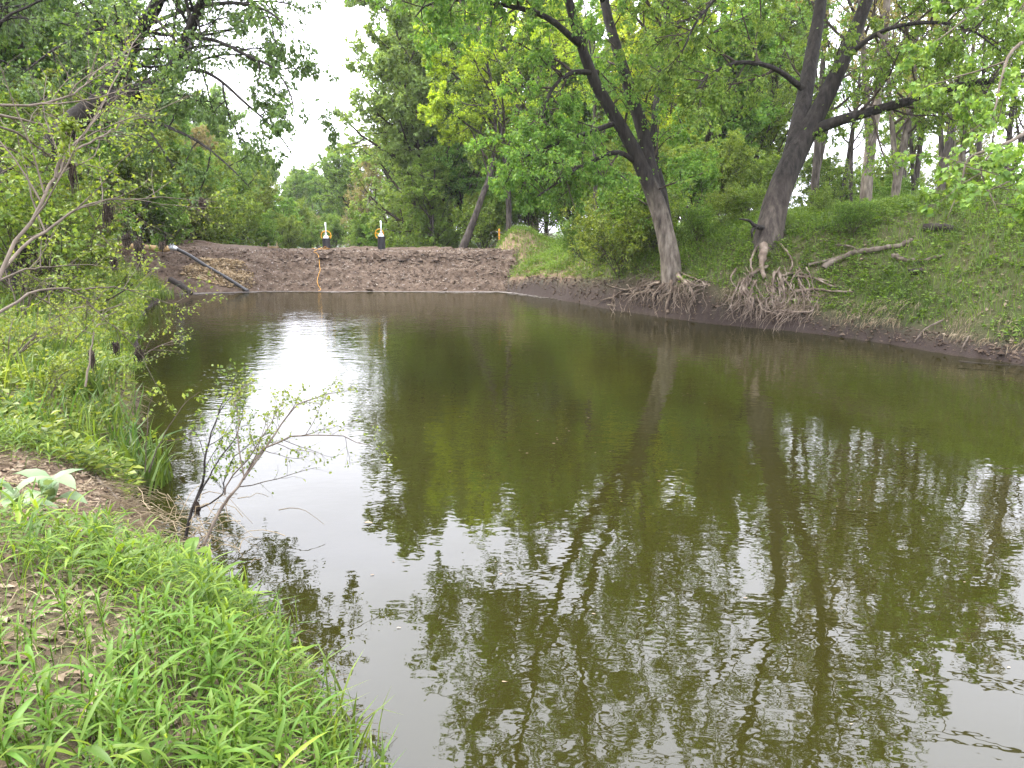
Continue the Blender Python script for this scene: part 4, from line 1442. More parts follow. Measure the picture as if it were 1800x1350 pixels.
def ring(rad, th, S=36, s=8):
    a = np.arange(S) * 2 * pi / S
    b_ = np.arange(s) * 2 * pi / s
    V = np.array([[(rad + th * cos(q)) * cos(t), th * sin(q), (rad + th * cos(q)) * sin(t)] for t in a for q in b_])
    I, J = np.meshgrid(np.arange(S), np.arange(s), indexing='ij')
    Q = np.stack([I * s + J, I * s + (J + 1) % s, ((I + 1) % S) * s + (J + 1) % s, ((I + 1) % S) * s + J], -1).reshape(-1, 4)
    return V, [Q]


def riser(u, vbase, t, label, spin, wheel_dx):
    p = at(u, vbase, t)
    p[2] = float(dam_h(np.array([p[0]]), np.array([p[1]]))[0]) - .08
    s = t / 40.0
    o = thing('valve_riser', label, 'valve', p, 'valve risers on the dam')
    hb = .78 * s
    V, fc = lathe([(0.0, 0), (.195 * s, 0), (.195 * s, hb), (.175 * s, hb), (.175 * s, hb - .06), (.0, hb - .06)])
    mk('riser_pipe', V, fc, M['black_pipe'], o)
    V, fc = lathe([(.197 * s, hb - .035), (.206 * s, hb - .03), (.206 * s, hb - .005), (.197 * s, hb + .002)])
    mk('pipe_rim', V, fc, M['black_pipe'], o)
    z = hb
    V, fc = lathe([(.13 * s, z - .06), (.135 * s, z + .04), (.12 * s, z + .09), (.08 * s, z + .145), (.045 * s, z + .17), (.04 * s, z + .23), (.0, z + .23)], 18)
    mk('gear_housing', V, fc, M['white_cap'], o, smooth=True)
    V, fc = lathe([(.034 * s, z + .15), (.034 * s, z + .80 * s), (.0, z + .80 * s)], 14)
    mk('stem_cover', V, fc, M['steel'], o, smooth=True)
    V, fc = lathe([(.055 * s, z + .2), (.06 * s, z + .21), (.06 * s, z + .25), (.04 * s, z + .26)], 14)
    mk('stem_collar', V, fc, M['steel'], o, smooth=True)
    w_ = thing('hand_wheel', None, None)
    bpy.data.objects.remove(w_)
    V, fc = ring(.25 * s, .022 * s)
    wz = z + .10 * s
    ob = mk('hand_wheel', V, fc, M['yellow'], o, smooth=True)
    ob.location = (wheel_dx * s, .16 * s, wz + .03)
    ob.rotation_euler = (0, 0, radians(spin))
    for k in range(3):
        a = radians(90 + 120 * k + spin * 2)
        P = np.array([[0, 0, 0], [.125 * s * cos(a), .0, .125 * s * sin(a)], [.25 * s * cos(a), 0, .25 * s * sin(a)]])
        V, Q = tubes(P[None], np.full((1, 3), .018 * s), 8)
        mk('spoke', V, [Q], M['yellow'], ob, smooth=True)
    V, Q = tubes(np.array([[[0, -.17 * s, 0], [0, -.08 * s, 0], [0, .03, 0]]]), np.full((1, 3), .028 * s), 10)
    mk('hub', V, [Q], M['yellow'], ob, smooth=True)
    return o, p


r1, p1 = riser(574, 436, 40.6, 'black riser pipe with yellow hand wheel and orange rope at its foot', 8, -.03)
r2, p2 = riser(671, 441, 41.2, 'black riser pipe with yellow hand wheel and no rope, nearer the trees', -22, -.12)

# rope: piled at the first riser, down the slope into the water
pts = []
for k in range(22):
    a = k * 1.05
    q_ = p1 + np.array([(.16 + .34 * R.random()) * cos(a) - .22, -.36 + .16 * sin(a), 0])
    q_[2] = float(dam_h(q_[:1], q_[1:2])[0]) + .03 + .05 * R.random()
    pts.append(q_)
rp = [(566, 436), (555, 441), (552, 444), (558, 447), (561, 455), (562, 468), (563, 476), (560, 485), (558, 495), (560, 503), (564, 510)]
line = []
for (u, v) in rp:
    t = np.linspace(30, 44, 3000)
    P = np.array([0, 0, CAM_H]) + ray(u, v) * t[:, None]
    g = np.maximum(dam_h(P[:, 0], P[:, 1]), 0)
    k = np.argmax(P[:, 2] < g)
    line.append(np.array([P[k, 0], P[k, 1] - .03, g[k] + .03]))
line += [line[-1] + np.array([-.05, -.25, -.05])]
ro = thing('rope', 'orange rope running from the left riser down the dam into the water', 'rope', p1)
for nm, pp, n in (('coil', pts, 150), ('line', line, 90), ('loose_end', [p1 + [.15, -.3, .2], p1 + [.3, -.32, .18], p1 + [.45, -.35, .06], p1 + [.6, -.4, .05], p1 + [.85, -.4, .05]], 30),
                  ('loose_end', [p1 + [-.1, -.32, .3], p1 + [.0, -.33, .36], p1 + [.12, -.3, .3]], 14)):
    P = catmull(pp, n)
    V, Q = tubes(P[None], np.full((1, n), .012), 6)
    mk(nm, V, [Q], M['rope'], ro, p1, True)

# tan layflat pipe, coupling and grey suction hose
a0 = at(186, 430, 36.2)
a1 = at(300, 437, 37.0)
pp = [a0, at(215, 432, 36.4), at(250, 434, 36.7), at(280, 437, 36.9), a1]
pt = thing('tan_pipe', 'tan canvas discharge pipe lying along the end of the dam', 'pipe', a0)
n = 24
P = catmull(pp, n)
V, fc = bark_tube(P, .135 * (1 + .08 * np.sin(np.linspace(0, 9, n))) * np.concatenate([[.75, .95], np.ones(n - 4), [.9, .6]]), 14, .05)
mk('pipe_sleeve', V, fc, M['canvas'], pt, a0, True)
for k in (6, 13):
    V, fc = bark_tube(P[k:k + 2], np.full(2, .142), 14, .02)
    mk('band', V, fc, M['wood'], pt, a0, True)
hs_ = thing('suction_hose', 'grey-black hose slanting down the gravel into the water', 'hose', a1)
hp = [a1 + [.05, -.02, 0], at(312, 440, 37.0), at(335, 452, 37.0), at(360, 468, 36.9), at(395, 488, 36.7), at(425, 507, 36.45), at(436, 514, 36.3)]
P = catmull(hp, 40)
P[:, 2] += .05
V, fc = bark_tube(P, np.full(40, .082), 12, .02)
mk('hose_body', V, fc, M['hose'], hs_, a1, True)
V, fc = bark_tube(np.array([a1 + [-.12, 0, .02], a1 + [.02, 0, .04], a1 + [.22, -.02, .01], a1 + [.34, -.03, -.02]]), np.array([.10, .125, .125, .09]), 14, .02)
mk('coupling', V, fc, M['steel'], hs_, a1, True)
for k in range(2):
    V, fc = bark_tube(np.array([a1 + [.02 + .13 * k, -.1, .06], a1 + [.04 + .13 * k, -.15, .2], a1 + [.1 + .13 * k, -.15, .22]]), np.array([.02, .018, .014]), 8, .02)
    mk('cam_lever', V, fc, M['steel'], hs_, a1, True)


def box(g, c, sz, rot=0.0, tilt=0.0):
    V = np.array([[x, y, z] for x in (-.5, .5) for y in (-.5, .5) for z in (-.5, .5)]) * sz
    ca, sa = cos(tilt), sin(tilt)
    V = np.stack([V[:, 0] * ca - V[:, 2] * sa, V[:, 1], V[:, 0] * sa + V[:, 2] * ca], 1)
    ca, sa = cos(rot), sin(rot)
    V = np.stack([V[:, 0] * ca - V[:, 1] * sa, V[:, 0] * sa + V[:, 1] * ca, V[:, 2]], 1) + c
    g.add(V, [np.array([[0, 1, 3, 2], [4, 6, 7, 5], [0, 4, 5, 1], [2, 3, 7, 6], [0, 2, 6, 4], [1, 5, 7, 3]])])


fp = at(480, 433, 43.0)
fp[2] = float(dam_h(np.array([fp[0]]), np.array([fp[1]]))[0])
fr_ = thing('timber_barrier', 'small pale timber frame with two short posts on the dam crest', 'timber', fp)
g = Geo(); box(g, np.array([0, 0, .07]), np.array([.62, .05, .10])); g.build('rail', M['wood'], fr_)
g = Geo(); box(g, np.array([-.26, .06, .12]), np.array([.05, .05, .34]), .1, .12); g.build('post', M['wood'], fr_)
g = Geo(); box(g, np.array([.20, .06, .14]), np.array([.05, .05, .36]), .1, -.05); g.build('post', M['wood'], fr_)


def stake(u, vt, vb, t, label, mat, wd=.045):
    a, b_ = at(u, vt, t), at(u - 1, vb, t)
    mid = (a + b_) / 2
    g = Geo()
    hgt = a[2] - b_[2] + .12
    box(g, np.array([0, 0, 0]), np.array([wd, wd * .5, hgt]), .3)
    V = g.V[0]
    top = V[:, 2] > 0
    tip = np.array([[0, 0, hgt / 2 + wd]])
    g.V[0] = V
    g.add(np.concatenate([V[top], tip]), [np.array([[0, 1, 4], [1, 3, 4], [3, 2, 4], [2, 0, 4]])])
    o = g.build('survey_stake', mat)
    o.location = tuple(mid - [0, 0, .05])
    return tag(o, label, 'stake', 'survey stakes')


stake(878, 404, 418, 42.5, 'orange survey stake above the bare soil slope', M['stake'], .08)
stake(203, 425, 436, 37.2, 'pale wooden stake behind the tan pipe', M['wood'])

# pale stone slabs near the tan pipe
def boulder(u, v, sz, label, rot=.3, t=None):
    p = hit(u, v, 8, 60) if t is None else at(u, v, t)
    n = 12
    g = Geo()
    th = np.arange(n) * 2 * pi / n
    rr = 1 + .18 * R.normal(size=n)
    prof = [(.85, -.5), (1.0, -.1), (.97, .25), (.80, .46)]
    V = []
    for k, (s, z) in enumerate(prof):
        for i_ in range(n):
            V.append([s * rr[i_] * cos(th[i_]) * .5 * sz[0], s * rr[i_] * sin(th[i_]) * .5 * sz[1], z * sz[2] + R.normal() * .03 * sz[2]])
    V.append([0, 0, .5 * sz[2]])
    V = np.array(V)
    ca, sa = cos(rot), sin(rot)
    V = np.stack([V[:, 0] * ca - V[:, 1] * sa, V[:, 0] * sa + V[:, 1] * ca, V[:, 2]], 1)
    s = np.arange(n)
    Q = np.concatenate([np.stack([k * n + s, k * n + (s + 1) % n, (k + 1) * n + (s + 1) % n, (k + 1) * n + s], 1) for k in range(3)])
    T = np.stack([3 * n + s, 3 * n + (s + 1) % n, np.full(n, 4 * n)], 1)
    o = mk('stone', V, [Q, T], M['limestone'])
    o.location = tuple(p + [0, 0, sz[2] * .25])
    return tag(o, label, 'stone', 'pale stones by the tan pipe')


boulder(178, 438, (.85, .6, .28), 'flat pale stone slab at the far end of the tan pipe', .1)
boulder(228, 459, (.42, .35, .26), 'rounded pale stone under the tan pipe', .5)
boulder(200, 450, (.5, .3, .2), 'low pale stone between the slab and the rounded stone', .9)
boulder(262, 470, (.3, .25, .16), 'smallest pale stone lying on the dark soil below the tan pipe', .2)


def pole(pxs, r0, r1, mat, label, cat, name):
    P = catmull(ray_poly(pxs), 14)
    V, fc = bark_tube(P, np.linspace(r0, r1, 14), 10, .12, 0, seed=5)
    o = mk(name, V, fc, mat, None, P[0], True)
    o.location = tuple(P[0])
    return tag(o, label, cat, 'dark poles at the water edge')


pole([(300, 492, 34), (318, 502, 33.6), (336, 516, 33.2)], .13, .10, M['log_dark'], 'thicker dark pole sliding off the bank into the water below the gravel', 'pole', 'timber_pole')
pole([(316, 497, 34.2), (328, 507, 33.8), (335, 516, 33.4)], .09, .07, M['log_dark'], 'shorter dark pole tucked behind the thicker one at the water', 'pole', 'timber_pole')
pole([(1685, 635, 16.6), (1740, 640, 16.3), (1800, 643, 16.0)], .014, .008, M['log_dark'], 'thin dark stick floating along the mud edge', 'stick', 'floating_stick')
pole([(1068, 536, 28.3), (1085, 538, 28.0), (1100, 540, 27.8)], .03, .02, M['deadwood'], 'short pale stick floating below the roots', 'stick', 'floating_stick')

# ------------------------------------------------------------------ thin shrubs on the near bank
def shrub(name, label, stems, lv, leaf, mat, leafmat, group=None, tpl=T_RHOMB, q=1, hang=.1):
    origin = np.asarray(stems[0][0][0], float)
    root = thing(name, label, 'shrub', origin, group)
    paths, rads, LL = [], [], []
    for st_ in stems:
        P, r = resample(st_[0], st_[1], st_[2], 16)
        P[2:] += R.normal(size=P[2:].shape) * st_[1] * .5
        V, fc = bark_tube(P, r, 7, .08)
        mk('stem', V, fc, mat, root, origin, True)
        paths.append(P); rads.append(r)
        LL.append(np.linalg.norm(P[-1] - P[0]))
    P0, R0, L0 = np.array(paths), np.array(rads), np.array(LL)
    P1, R1, L1 = spawn(P0, R0, L0, lv['n1'], .25, 1.0, (42, 14), lv.get('f1', .38), .12, lv.get('trop', .04), 6, .008, rmin=.002)
    P2, R2, L2 = spawn(P1, R1, L1, lv['n2'], .2, 1.0, (45, 15), .45, .15, .02, 4, .007, rmin=.0015)
    g = Geo()
    V, Q = tubes(P1, R1, 4); g.add(V, [Q])
    V, Q = tubes(P2, R2, 3); g.add(V, [Q])
    g.build('twigs', lv.get('twig', mat), root, origin, True)
    g = Geo()
    V, fc = leaves_on(P2, lv['q'], leaf, tpl, hang, spread=.5, t0=.1, flat=.9); g.add(V, fc)
    V, fc = leaves_on(P1, lv['q'] * 2, leaf, tpl, hang, spread=.5, t0=.3, flat=.9); g.add(V, fc)
    g.build('leaves', leafmat, root, origin)
    return root


TS = 6.7
shrub('leaning_sapling', 'sparse sapling with tiny leaves leaning out over the water', [
    (ray_poly([(345, 990, 6.5), (385, 900, 6.6), (425, 850, 6.7), (455, 800, 6.8), (505, 770, 6.9), (550, 764, 7.0), (600, 768, 7.1), (650, 785, 7.2)]), .014, .003),
    (ray_poly([(428, 842, 6.7), (470, 782, 6.85), (510, 725, 7.0), (548, 700, 7.1), (590, 690, 7.2)]), .010, .003),
    (ray_poly([(395, 870, 6.9), (400, 850, 6.9), (440, 800, 6.9), (478, 740, 7.0), (498, 705, 7.1)]), .008, .003),
    (ray_poly([(430, 843, 6.7), (418, 780, 6.8), (420, 730, 6.9), (412, 700, 6.9), (438, 672, 7.0)]), .007, .003),
], dict(n1=13, n2=6, q=2, twig=M['twig'], f1=.30), .034, M['deadwood'], M['leaf_shrub'])
shrub('dark_sapling', 'dark-stemmed thin sapling standing behind the leaning sapling at the water edge', [
    (ray_poly([(318, 985, 6.9), (335, 905, 6.9), (355, 850, 7.0), (362, 800, 7.0), (372, 760, 7.1), (395, 700, 7.2), (418, 655, 7.3)]), .016, .003),
    (ray_poly([(345, 880, 6.9), (380, 815, 7.0), (415, 765, 7.1), (432, 700, 7.2)]), .008, .003),
    (ray_poly([(340, 900, 6.9), (390, 870, 6.9), (395, 845, 7.0), (415, 800, 7.1), (470, 760, 7.2)]), .008, .003),
], dict(n1=12, n2=6, q=2, f1=.28), .034, M['bark_dark'], M['leaf_shrub'])
shrub('thin_sapling', 'few-leaved thin sapling above the soil edge left of the leaning sapling', [
    (ray_poly([(262, 830, 7.6), (275, 790, 7.6), (300, 745, 7.7), (330, 705, 7.8), (350, 690, 7.9)]), .007, .002),
    (ray_poly([(255, 830, 7.7), (258, 770, 7.7), (262, 715, 7.8), (275, 680, 7.9)]), .006, .002),
    (ray_poly([(292, 775, 7.6), (320, 770, 7.7), (345, 750, 7.8), (355, 725, 7.9)]), .005, .002),
], dict(n1=4, n2=3, q=2, f1=.2), .045, M['twig'], M['leaf_shrub'])
thick = dict(n1=15, n2=8, q=2, f1=.30)
shrub('bare_shrub', 'tall thin-branched shrub with a pale arching stem at the edge of the view', [
    (ray_poly([(-30, 560, 6.6), (10, 460, 6.8), (60, 380, 7.0), (98, 312, 7.2), (122, 265, 7.4), (165, 212, 7.7), (215, 110, 8.2), (250, 60, 8.6)]), .020, .004),
    (ray_poly([(0, 480, 6.9), (45, 432, 7.2), (100, 392, 7.6), (165, 355, 8.2), (215, 350, 8.8), (300, 348, 9.6), (380, 355, 10.4)]), .017, .003),
    (ray_poly([(98, 312, 7.2), (105, 280, 7.2), (118, 240, 7.2), (125, 222, 7.2)]), .018, .008),
    (ray_poly([(120, 270, 7.4), (180, 240, 7.9), (220, 215, 8.3), (275, 200, 8.8)]), .012, .003),
], thick, .045, M['twig_pale'], M['leaf_shrub'])
shrub('bare_shrub', 'shrub with a grey stem sweeping in at the height of the arching trunk', [
    (ray_poly([(-60, 200, 6.8), (0, 187, 7.0), (60, 184, 7.2), (120, 170, 7.4), (146, 155, 7.6), (170, 128, 7.9), (207, 97, 8.3), (267, 62, 8.8)]), .014, .003),
    (ray_poly([(-50, 190, 6.8), (0, 205, 7.2), (60, 215, 7.6), (130, 228, 8.1), (190, 232, 8.6), (240, 236, 9.0)]), .016, .004),
    (ray_poly([(-50, 215, 6.8), (20, 228, 7.2), (70, 262, 7.6), (110, 290, 8.0), (150, 310, 8.3)]), .014, .004),
    (ray_poly([(-40, 250, 7.2), (20, 262, 7.6), (60, 290, 7.9), (100, 318, 8.2)]), .012, .004),
], thick, .045, M['twig_pale'], M['leaf_shrub'])
shrub('bare_shrub', 'low spreading bare shrub trailing over the bank grass toward the water', [
    (ray_poly([(-40, 575, 6.6), (20, 538, 7.2), (70, 510, 7.8), (130, 510, 8.4), (170, 545, 9.0), (225, 595, 9.6), (262, 635, 10)]), .016, .004),
    (ray_poly([(-30, 510, 7.4), (30, 478, 8.0), (80, 470, 8.6), (150, 465, 9.4), (200, 470, 10)]), .012, .003),
    (ray_poly([(130, 510, 8.4), (200, 505, 9.2), (260, 520, 10), (330, 545, 11)]), .010, .003),
    (ray_poly([(150, 680, 8.6), (158, 630, 8.7), (165, 590, 8.9), (180, 560, 9.2), (230, 535, 9.6)]), .013, .004),
], dict(n1=9, n2=6, q=5, f1=.33), .042, M['twig_pale'], M['leaf_shrub'])
for k, (u, v, t, sc, lab) in enumerate([
    (-10, 470, 10.5, 1.0, 'twiggy yellow-green shrub under the arching trunk at the edge'),
    (90, 480, 12.5, 1.1, 'twiggy yellow-green shrub below the grey sweeping stem'),
    (205, 540, 15, .55, 'twiggy shrub leaning to the water below the pale stones'),
    (60, 560, 9.2, .7, 'low twiggy shrub in the bank grass'),
    (190, 590, 12.2, .75, 'low twiggy shrub at the waterline beyond the grass clump'),
    (20, 430, 15, 1.4, 'tall twiggy shrub behind the pale arching stem'),
]):
    p = at(u, v, t)
    p[2] = max(hz(p[0], p[1]), .05) - .05
    sts = []
    for j in range(6):
        a = R.uniform(-1.2, 1.2)
        L = R.uniform(.7, 1.7) * sc
        d = np.array([sin(a) * .9 + .35, R.normal() * .5, 0])
        tt = np.linspace(0, 1, 5)[:, None]
        sts.append((p + d * L * tt * .8 + np.array([0, 0, 1]) * L * (1.1 * tt - .55 * tt ** 2), .012 * sc, .003))
    shrub('twiggy_shrub', lab, sts, dict(n1=9, n2=7, q=2, f1=.40, twig=M['twig_pale']), .042, M['twig_pale'], M['leaf_shrub'], 'twiggy shrubs along the near bank')


# flood debris caught in the branches
def debris(u, v, t, hpx, label, wpx=10):
    p = at(u, v, t)
    hgt, wd = hpx / F * t, wpx / F * t
    n = 70
    A = p + R.normal(size=(n, 3)) * wd * .30 * np.array([1, .7, 1.2]) - [0, 0, hgt * .2]
    a2 = []
    LN = R.beta(1.3, 2.2, (n, 1)) * 1.15
    for k in range(4):
        f = k / 3
        a2.append(A + np.array([0, 0, -1]) * (hgt * LN) * f + R.normal(size=(n, 3)) * wd * .22 * f)
    V, Q = tubes(np.stack(a2, 1), np.tile(np.array([.003, .0065, .005, .0015]) * t / 8, (n, 1)), 4)
    o = mk('flood_debris', V, [Q], M['debris'], None, p, True)
    o.location = tuple(p)
    return tag(o, label, 'debris', 'flood debris hanging in the branches')


debris(124, 272, 7.4, 58, 'long dark clump of flood debris hanging from the pale arching stem', 9)
debris(186, 355, 8.3, 42, 'ragged dark clump of flood debris on the lower sweeping stem', 16)
debris(354, 352, 10.0, 16, 'small dark clump of flood debris on the outermost twig', 10)
debris(221, 412, 14, 24, 'dark clump of flood debris in front of the tan pipe', 11)
debris(242, 412, 14, 62, 'long slanting clump of flood debris before the end of the tan pipe', 14)
debris(200, 455, 11, 18, 'stubby clump of flood debris below the pale stones', 10)
debris(203, 602, 9.2, 18, 'dark clump of flood debris low over the water', 9)
debris(160, 612, 8.9, 36, 'brown clump of flood debris wrapped on an upright stem', 7)
debris(245, 615, 9.9, 14, 'small brown clump of flood debris touching the water grass', 14)
debris(345, 878, 6.9, 30, 'black clump of flood debris on the dark sapling stem', 7)
debris(285, 425, 16, 14, 'small clump of flood debris near the pipe coupling', 8)

# ------------------------------------------------------------------ ground cover
def blades(P, hgt, wd=.03, lean=.25):
    g = Geo()
    n = len(P)
    cut = R.integers(0, 3, n)
    for k, bend in enumerate((.25, .6, 1.0)):
        Q = P[cut == k]
        h_ = hgt[cut == k]
        up = norm(np.array([0, 0, 1.0]) + R.normal(size=(len(Q), 3)) * lean)
        # blade template stands along z: build with X = bend direction
        a = R.uniform(0, 2 * pi, len(Q))
        Xd = np.stack([np.cos(a), np.sin(a), np.zeros(len(Q))], 1)
        V, fc = place(blade(wd, bend), Q, Xd, up, h_)
        g.add(V, fc)
    return g


def rosettes(P, size, per, tpl, flat=.8, lift=.5):
    n = len(P)
    idx = np.repeat(np.arange(n), per)
    a = R.uniform(0, 2 * pi, len(idx))
    X = np.stack([np.cos(a), np.sin(a), R.uniform(-.1, .6, len(idx))], 1)
    s = size[idx] * R.uniform(.6, 1.3, len(idx))
    hgt = (R.random(len(idx)) ** .8) * size[idx] * lift * 4
    pos = P[idx] + X * [1, 1, 0] * (size[idx] * .5)[:, None] * R.uniform(.2, 1.6, (len(idx), 1))
    pos[:, 2] += hgt
    Nn = norm(np.array([0, 0, flat]) + ball(len(idx)) * .5)
    return place(tpl, pos, X, Nn, s)


# far bank: leafy cover, green grass, straw, leaf litter
dn = lambda x, y, s: np.clip(.8 + 1.2 * fbm(x * .45, y * .45, 71, 3) + .25 * (y > 23) * (s > 1.5), .06, 1) * np.clip((s - .3) * 3, 0, 1)
P, s = scatter(80000, -1, 26, 13, 46, 'R', .40, 12, dn)
g = Geo()
V, fc = rosettes(P, R.uniform(.045, .11, len(P)), 8, T_RHOMB)
g.add(V, fc)
tag(g.build('bank_undergrowth', M['leaf_ground']), 'low leafy undergrowth over the far bank', kind='stuff')
dn = lambda x, y, s: np.clip(.85 + .9 * fbm(x * .35, y * .35, 73, 3) + .4 * (y > 27), .25, 1) * np.clip((s - .35) * 3, 0, 1)
P, s = scatter(230000, -2, 26, 13, 46, 'R', .38, 14, dn)
tag(blades(P, R.uniform(.16, .46, len(P)), .020).build('bank_grass', M['grass']), 'green grass over the far bank', kind='stuff')
dn = lambda x, y, s: np.clip(.35 + 1.2 * fbm(x * .4, y * .4, 77, 3), .1, 1) * np.clip((s - .25) * 4, 0, 1) * np.clip(1.25 - s / 8, .25, 1)
P, s = scatter(26000, -1, 24, 13, 40, 'R', .35, 9, dn)
tag(blades(P, R.uniform(.12, .34, len(P)), .016, .6).build('dry_bank_grass', M['straw']), 'dry tan grass along the far bank', kind='stuff')
P, s = scatter(22000, 0, 24, 13, 36, 'R', .3, 9)
V, fc = place(T_RHOMB, P + [0, 0, .03], ball(len(P)) * [1, 1, .3], norm(ball(len(P)) * .5 + [0, 0, 1]), R.uniform(.06, .13, len(P)))
tag(mk('far_leaf_litter', V, fc, M['litter']), 'dead leaves on the far slope', kind='stuff')

# straw fringe over the mud edge, hanging
dn = lambda x, y, s: np.clip(.5 + 1.5 * fbm(x * .8, y * .8, 79, 3), 0, 1)
P, s = scatter(150000, 2, 16, 12.5, 24, 'R', .30, .85, dn)
n = len(P)
nrm = norm(np.array([-.85, -.5, 0]))
X = norm(np.tile(nrm, (n, 1)) + R.normal(size=(n, 3)) * .5 + [0, 0, -.3])
V, fc = place(lance(.014, 1.0, 3), P + [0, 0, .06], X, norm(ball(n) * .5 + [0, 0, 1]), R.uniform(.12, .36, n))
tag(mk('straw_fringe', V, fc, M['straw']), 'dry straw hanging over the mud edge', kind='stuff')

# hanging root hairs and crumbs on the mud face
P, s = scatter(90000, -1, 14, 15, 37, 'R', .05, .40)
P = P[:4200]
V, fc = lumps(P, R.gamma(2, .009, len(P)) + .008, .8)
tag(mk('mud_crumbs', V, fc, M['clod']), 'lumps of mud on the cut face of the far bank', kind='stuff')

# mid left bank: grass and leafy weeds
dn = lambda x, y, s: np.clip(.6 + 1.2 * fbm(x * .5, y * .5, 81, 3), .1, 1)
P, s = scatter(120000, -26, -3, 7.5, 40, 'L', .0, 9, dn)
d = np.hypot(P[:, 0], P[:, 1])
tag(blades(P, R.uniform(.18, .55, len(P)) * np.clip(d / 16, .75, 1.2), .020).build('bank_grass', M['grass']), 'green grass over the near bank', kind='stuff')
dn = lambda x, y, s: np.clip(.5 + 1.3 * fbm(x * .5, y * .5, 83, 3), .05, 1)
P, s = scatter(40000, -24, -3, 7.0, 36, 'L', .05, 9, dn)
V, fc = rosettes(P, R.uniform(.05, .11, len(P)), 8, T_RHOMB, lift=.8)
tag(mk('bank_weeds', V, fc, M['leaf_shrub']), 'low leafy weeds over the near bank', kind='stuff')
P, s = scatter(16000, -24, -3, 7.5, 36, 'L', .1, 9)
tag(blades(P, R.uniform(.12, .32, len(P)), .022, .7).build('dry_grass', M['straw']), 'dry stems among the near bank grass', kind='stuff')


def bare(x, y):
    """bare soil patch on the near bank"""
    return np.exp(-(((x + 3.55) / .95) ** 2 + ((y - 6.1) / 1.5) ** 2))


# litter on the near bank
P, s = scatter(90000, -9, 1, 1.2, 9, 'L', .1, 6)
P = P[:15000]
V, fc = place(T_RHOMB, P + [0, 0, .012], ball(len(P)) * [1, 1, .25], norm(ball(len(P)) * .45 + [0, 0, 1]), R.uniform(.025, .075, len(P)))
tag(mk('leaf_litter', V, fc, M['litter']), 'dead leaves and chips on the near bank soil', kind='stuff')
P = P[:5000]
X = ball(len(P)) * [1, 1, .15]
L = R.uniform(.08, .32, len(P))[:, None]
t = np.linspace(-.5, .5, 4)[None, :, None]
tw = P[:, None] + [0, 0, .02] + norm(X)[:, None] * L[:, None] * t + R.normal(size=(len(P), 4, 3)) * .006
V, Q = tubes(tw, np.tile(np.linspace(.0028, .0016, 4), (len(P), 1)), 3)
tag(mk('dry_stalks', V, [Q], M['straw']), 'dry stalks strewn on the near bank', kind='stuff')

# dead stems hanging over the lip of the near bank
P, s = scatter(60000, -9, 1, 3.5, 13, 'L', .02, .5)
P = P[R.random(len(P)) < np.clip(.5 + 1.2 * fbm(P[:, 0] * .9, P[:, 1] * .9, 93, 3), .05, 1)][:1500]
m_ = len(P)
L = R.uniform(.12, .45, (m_, 1))
d_ = norm(np.array([.85, .5, .25]) + R.normal(size=(m_, 3)) * .6)
pts = [P + d_ * L * f + np.array([0, 0, -.55]) * L * f ** 2 + [0, 0, .03] for f in np.linspace(0, 1, 5)]
V, Q = tubes(np.stack(pts, 1), np.tile(np.linspace(.0030, .0014, 5), (m_, 1)), 3)
tag(mk('dead_stems', V, [Q], M['straw']), 'dead stems trailing over the lip of the near bank', kind='stuff')
bxx = at(285, 885, 6.9)
bxx[2] = max(hz(bxx[0], bxx[1]), .1)
tg = thing('dry_tangle', 'tangle of dry tan stems at the edge behind the dark sapling', 'dead stems', bxx)
st_ = []
for k in range(120):
    p_ = bxx + R.normal(size=3) * [.35, .35, .12]
    d = norm(np.array([R.normal(.2, 1), R.normal(0, .7), R.uniform(-.1, 1.2)]))
    L = R.uniform(.25, .8)
    t = np.linspace(0, 1, 6)[:, None]
    st_.append(p_ + d * L * t + np.array([0, 0, -.6]) * t ** 2 * L + R.normal(size=(6, 3)) * .015)
V, Q = tubes(np.array(st_), np.tile(np.linspace(.0045, .002, 6), (120, 1)), 4)
mk('stems', V, [Q], M['straw'], tg, bxx, True)

# leafy shoots in the foreground
LW = [lance(wd, ar, 4) for wd, ar in ((.036, .5), (.050, .9), (.036, 1.2), (.062, .6))]


def shoot_leaves(hgt, nl, size, seed):
    rr = np.random.default_rng(seed)
    out_ = []
    ang = rr.uniform(0, 6.28)
    for k in range(nl):
        f = (k + 1) / nl
        ang += 2.4 + rr.normal() * .3
        el = .25 + .75 * f ** 2 + rr.normal() * .12
        X = np.array([cos(ang) * cos(el), sin(ang) * cos(el), sin(el)])
        out_.append((np.array([0, 0, hgt * (.25 + .75 * f)]), X, size * (.75 + .5 * sin(pi * min(1, f * .9))) * rr.uniform(.8, 1.2), rr.integers(0, 4)))
    return out_


dnear = lambda x, y, s: np.clip(.85 + 1.4 * fbm(x * .9, y * .9, 91, 3), .08, 1) * (1 - np.clip(1.5 * bare(x, y), 0, 1)) * np.clip(1.25 - .22 * np.clip(s - 1.2, 0, 9), .35, 1)
P, s = scatter(60000, -9, 1, 1.3, 8.5, 'L', .02, 5, dnear)
d = np.hypot(P[:, 0], P[:, 1])
keep = R.random(len(P)) < np.clip(.20 * (d / 3) ** .3, 0, 1)
P = P[keep]
d = np.hypot(P[:, 0], P[:, 1])
order = np.argsort(d)
P = P[order]
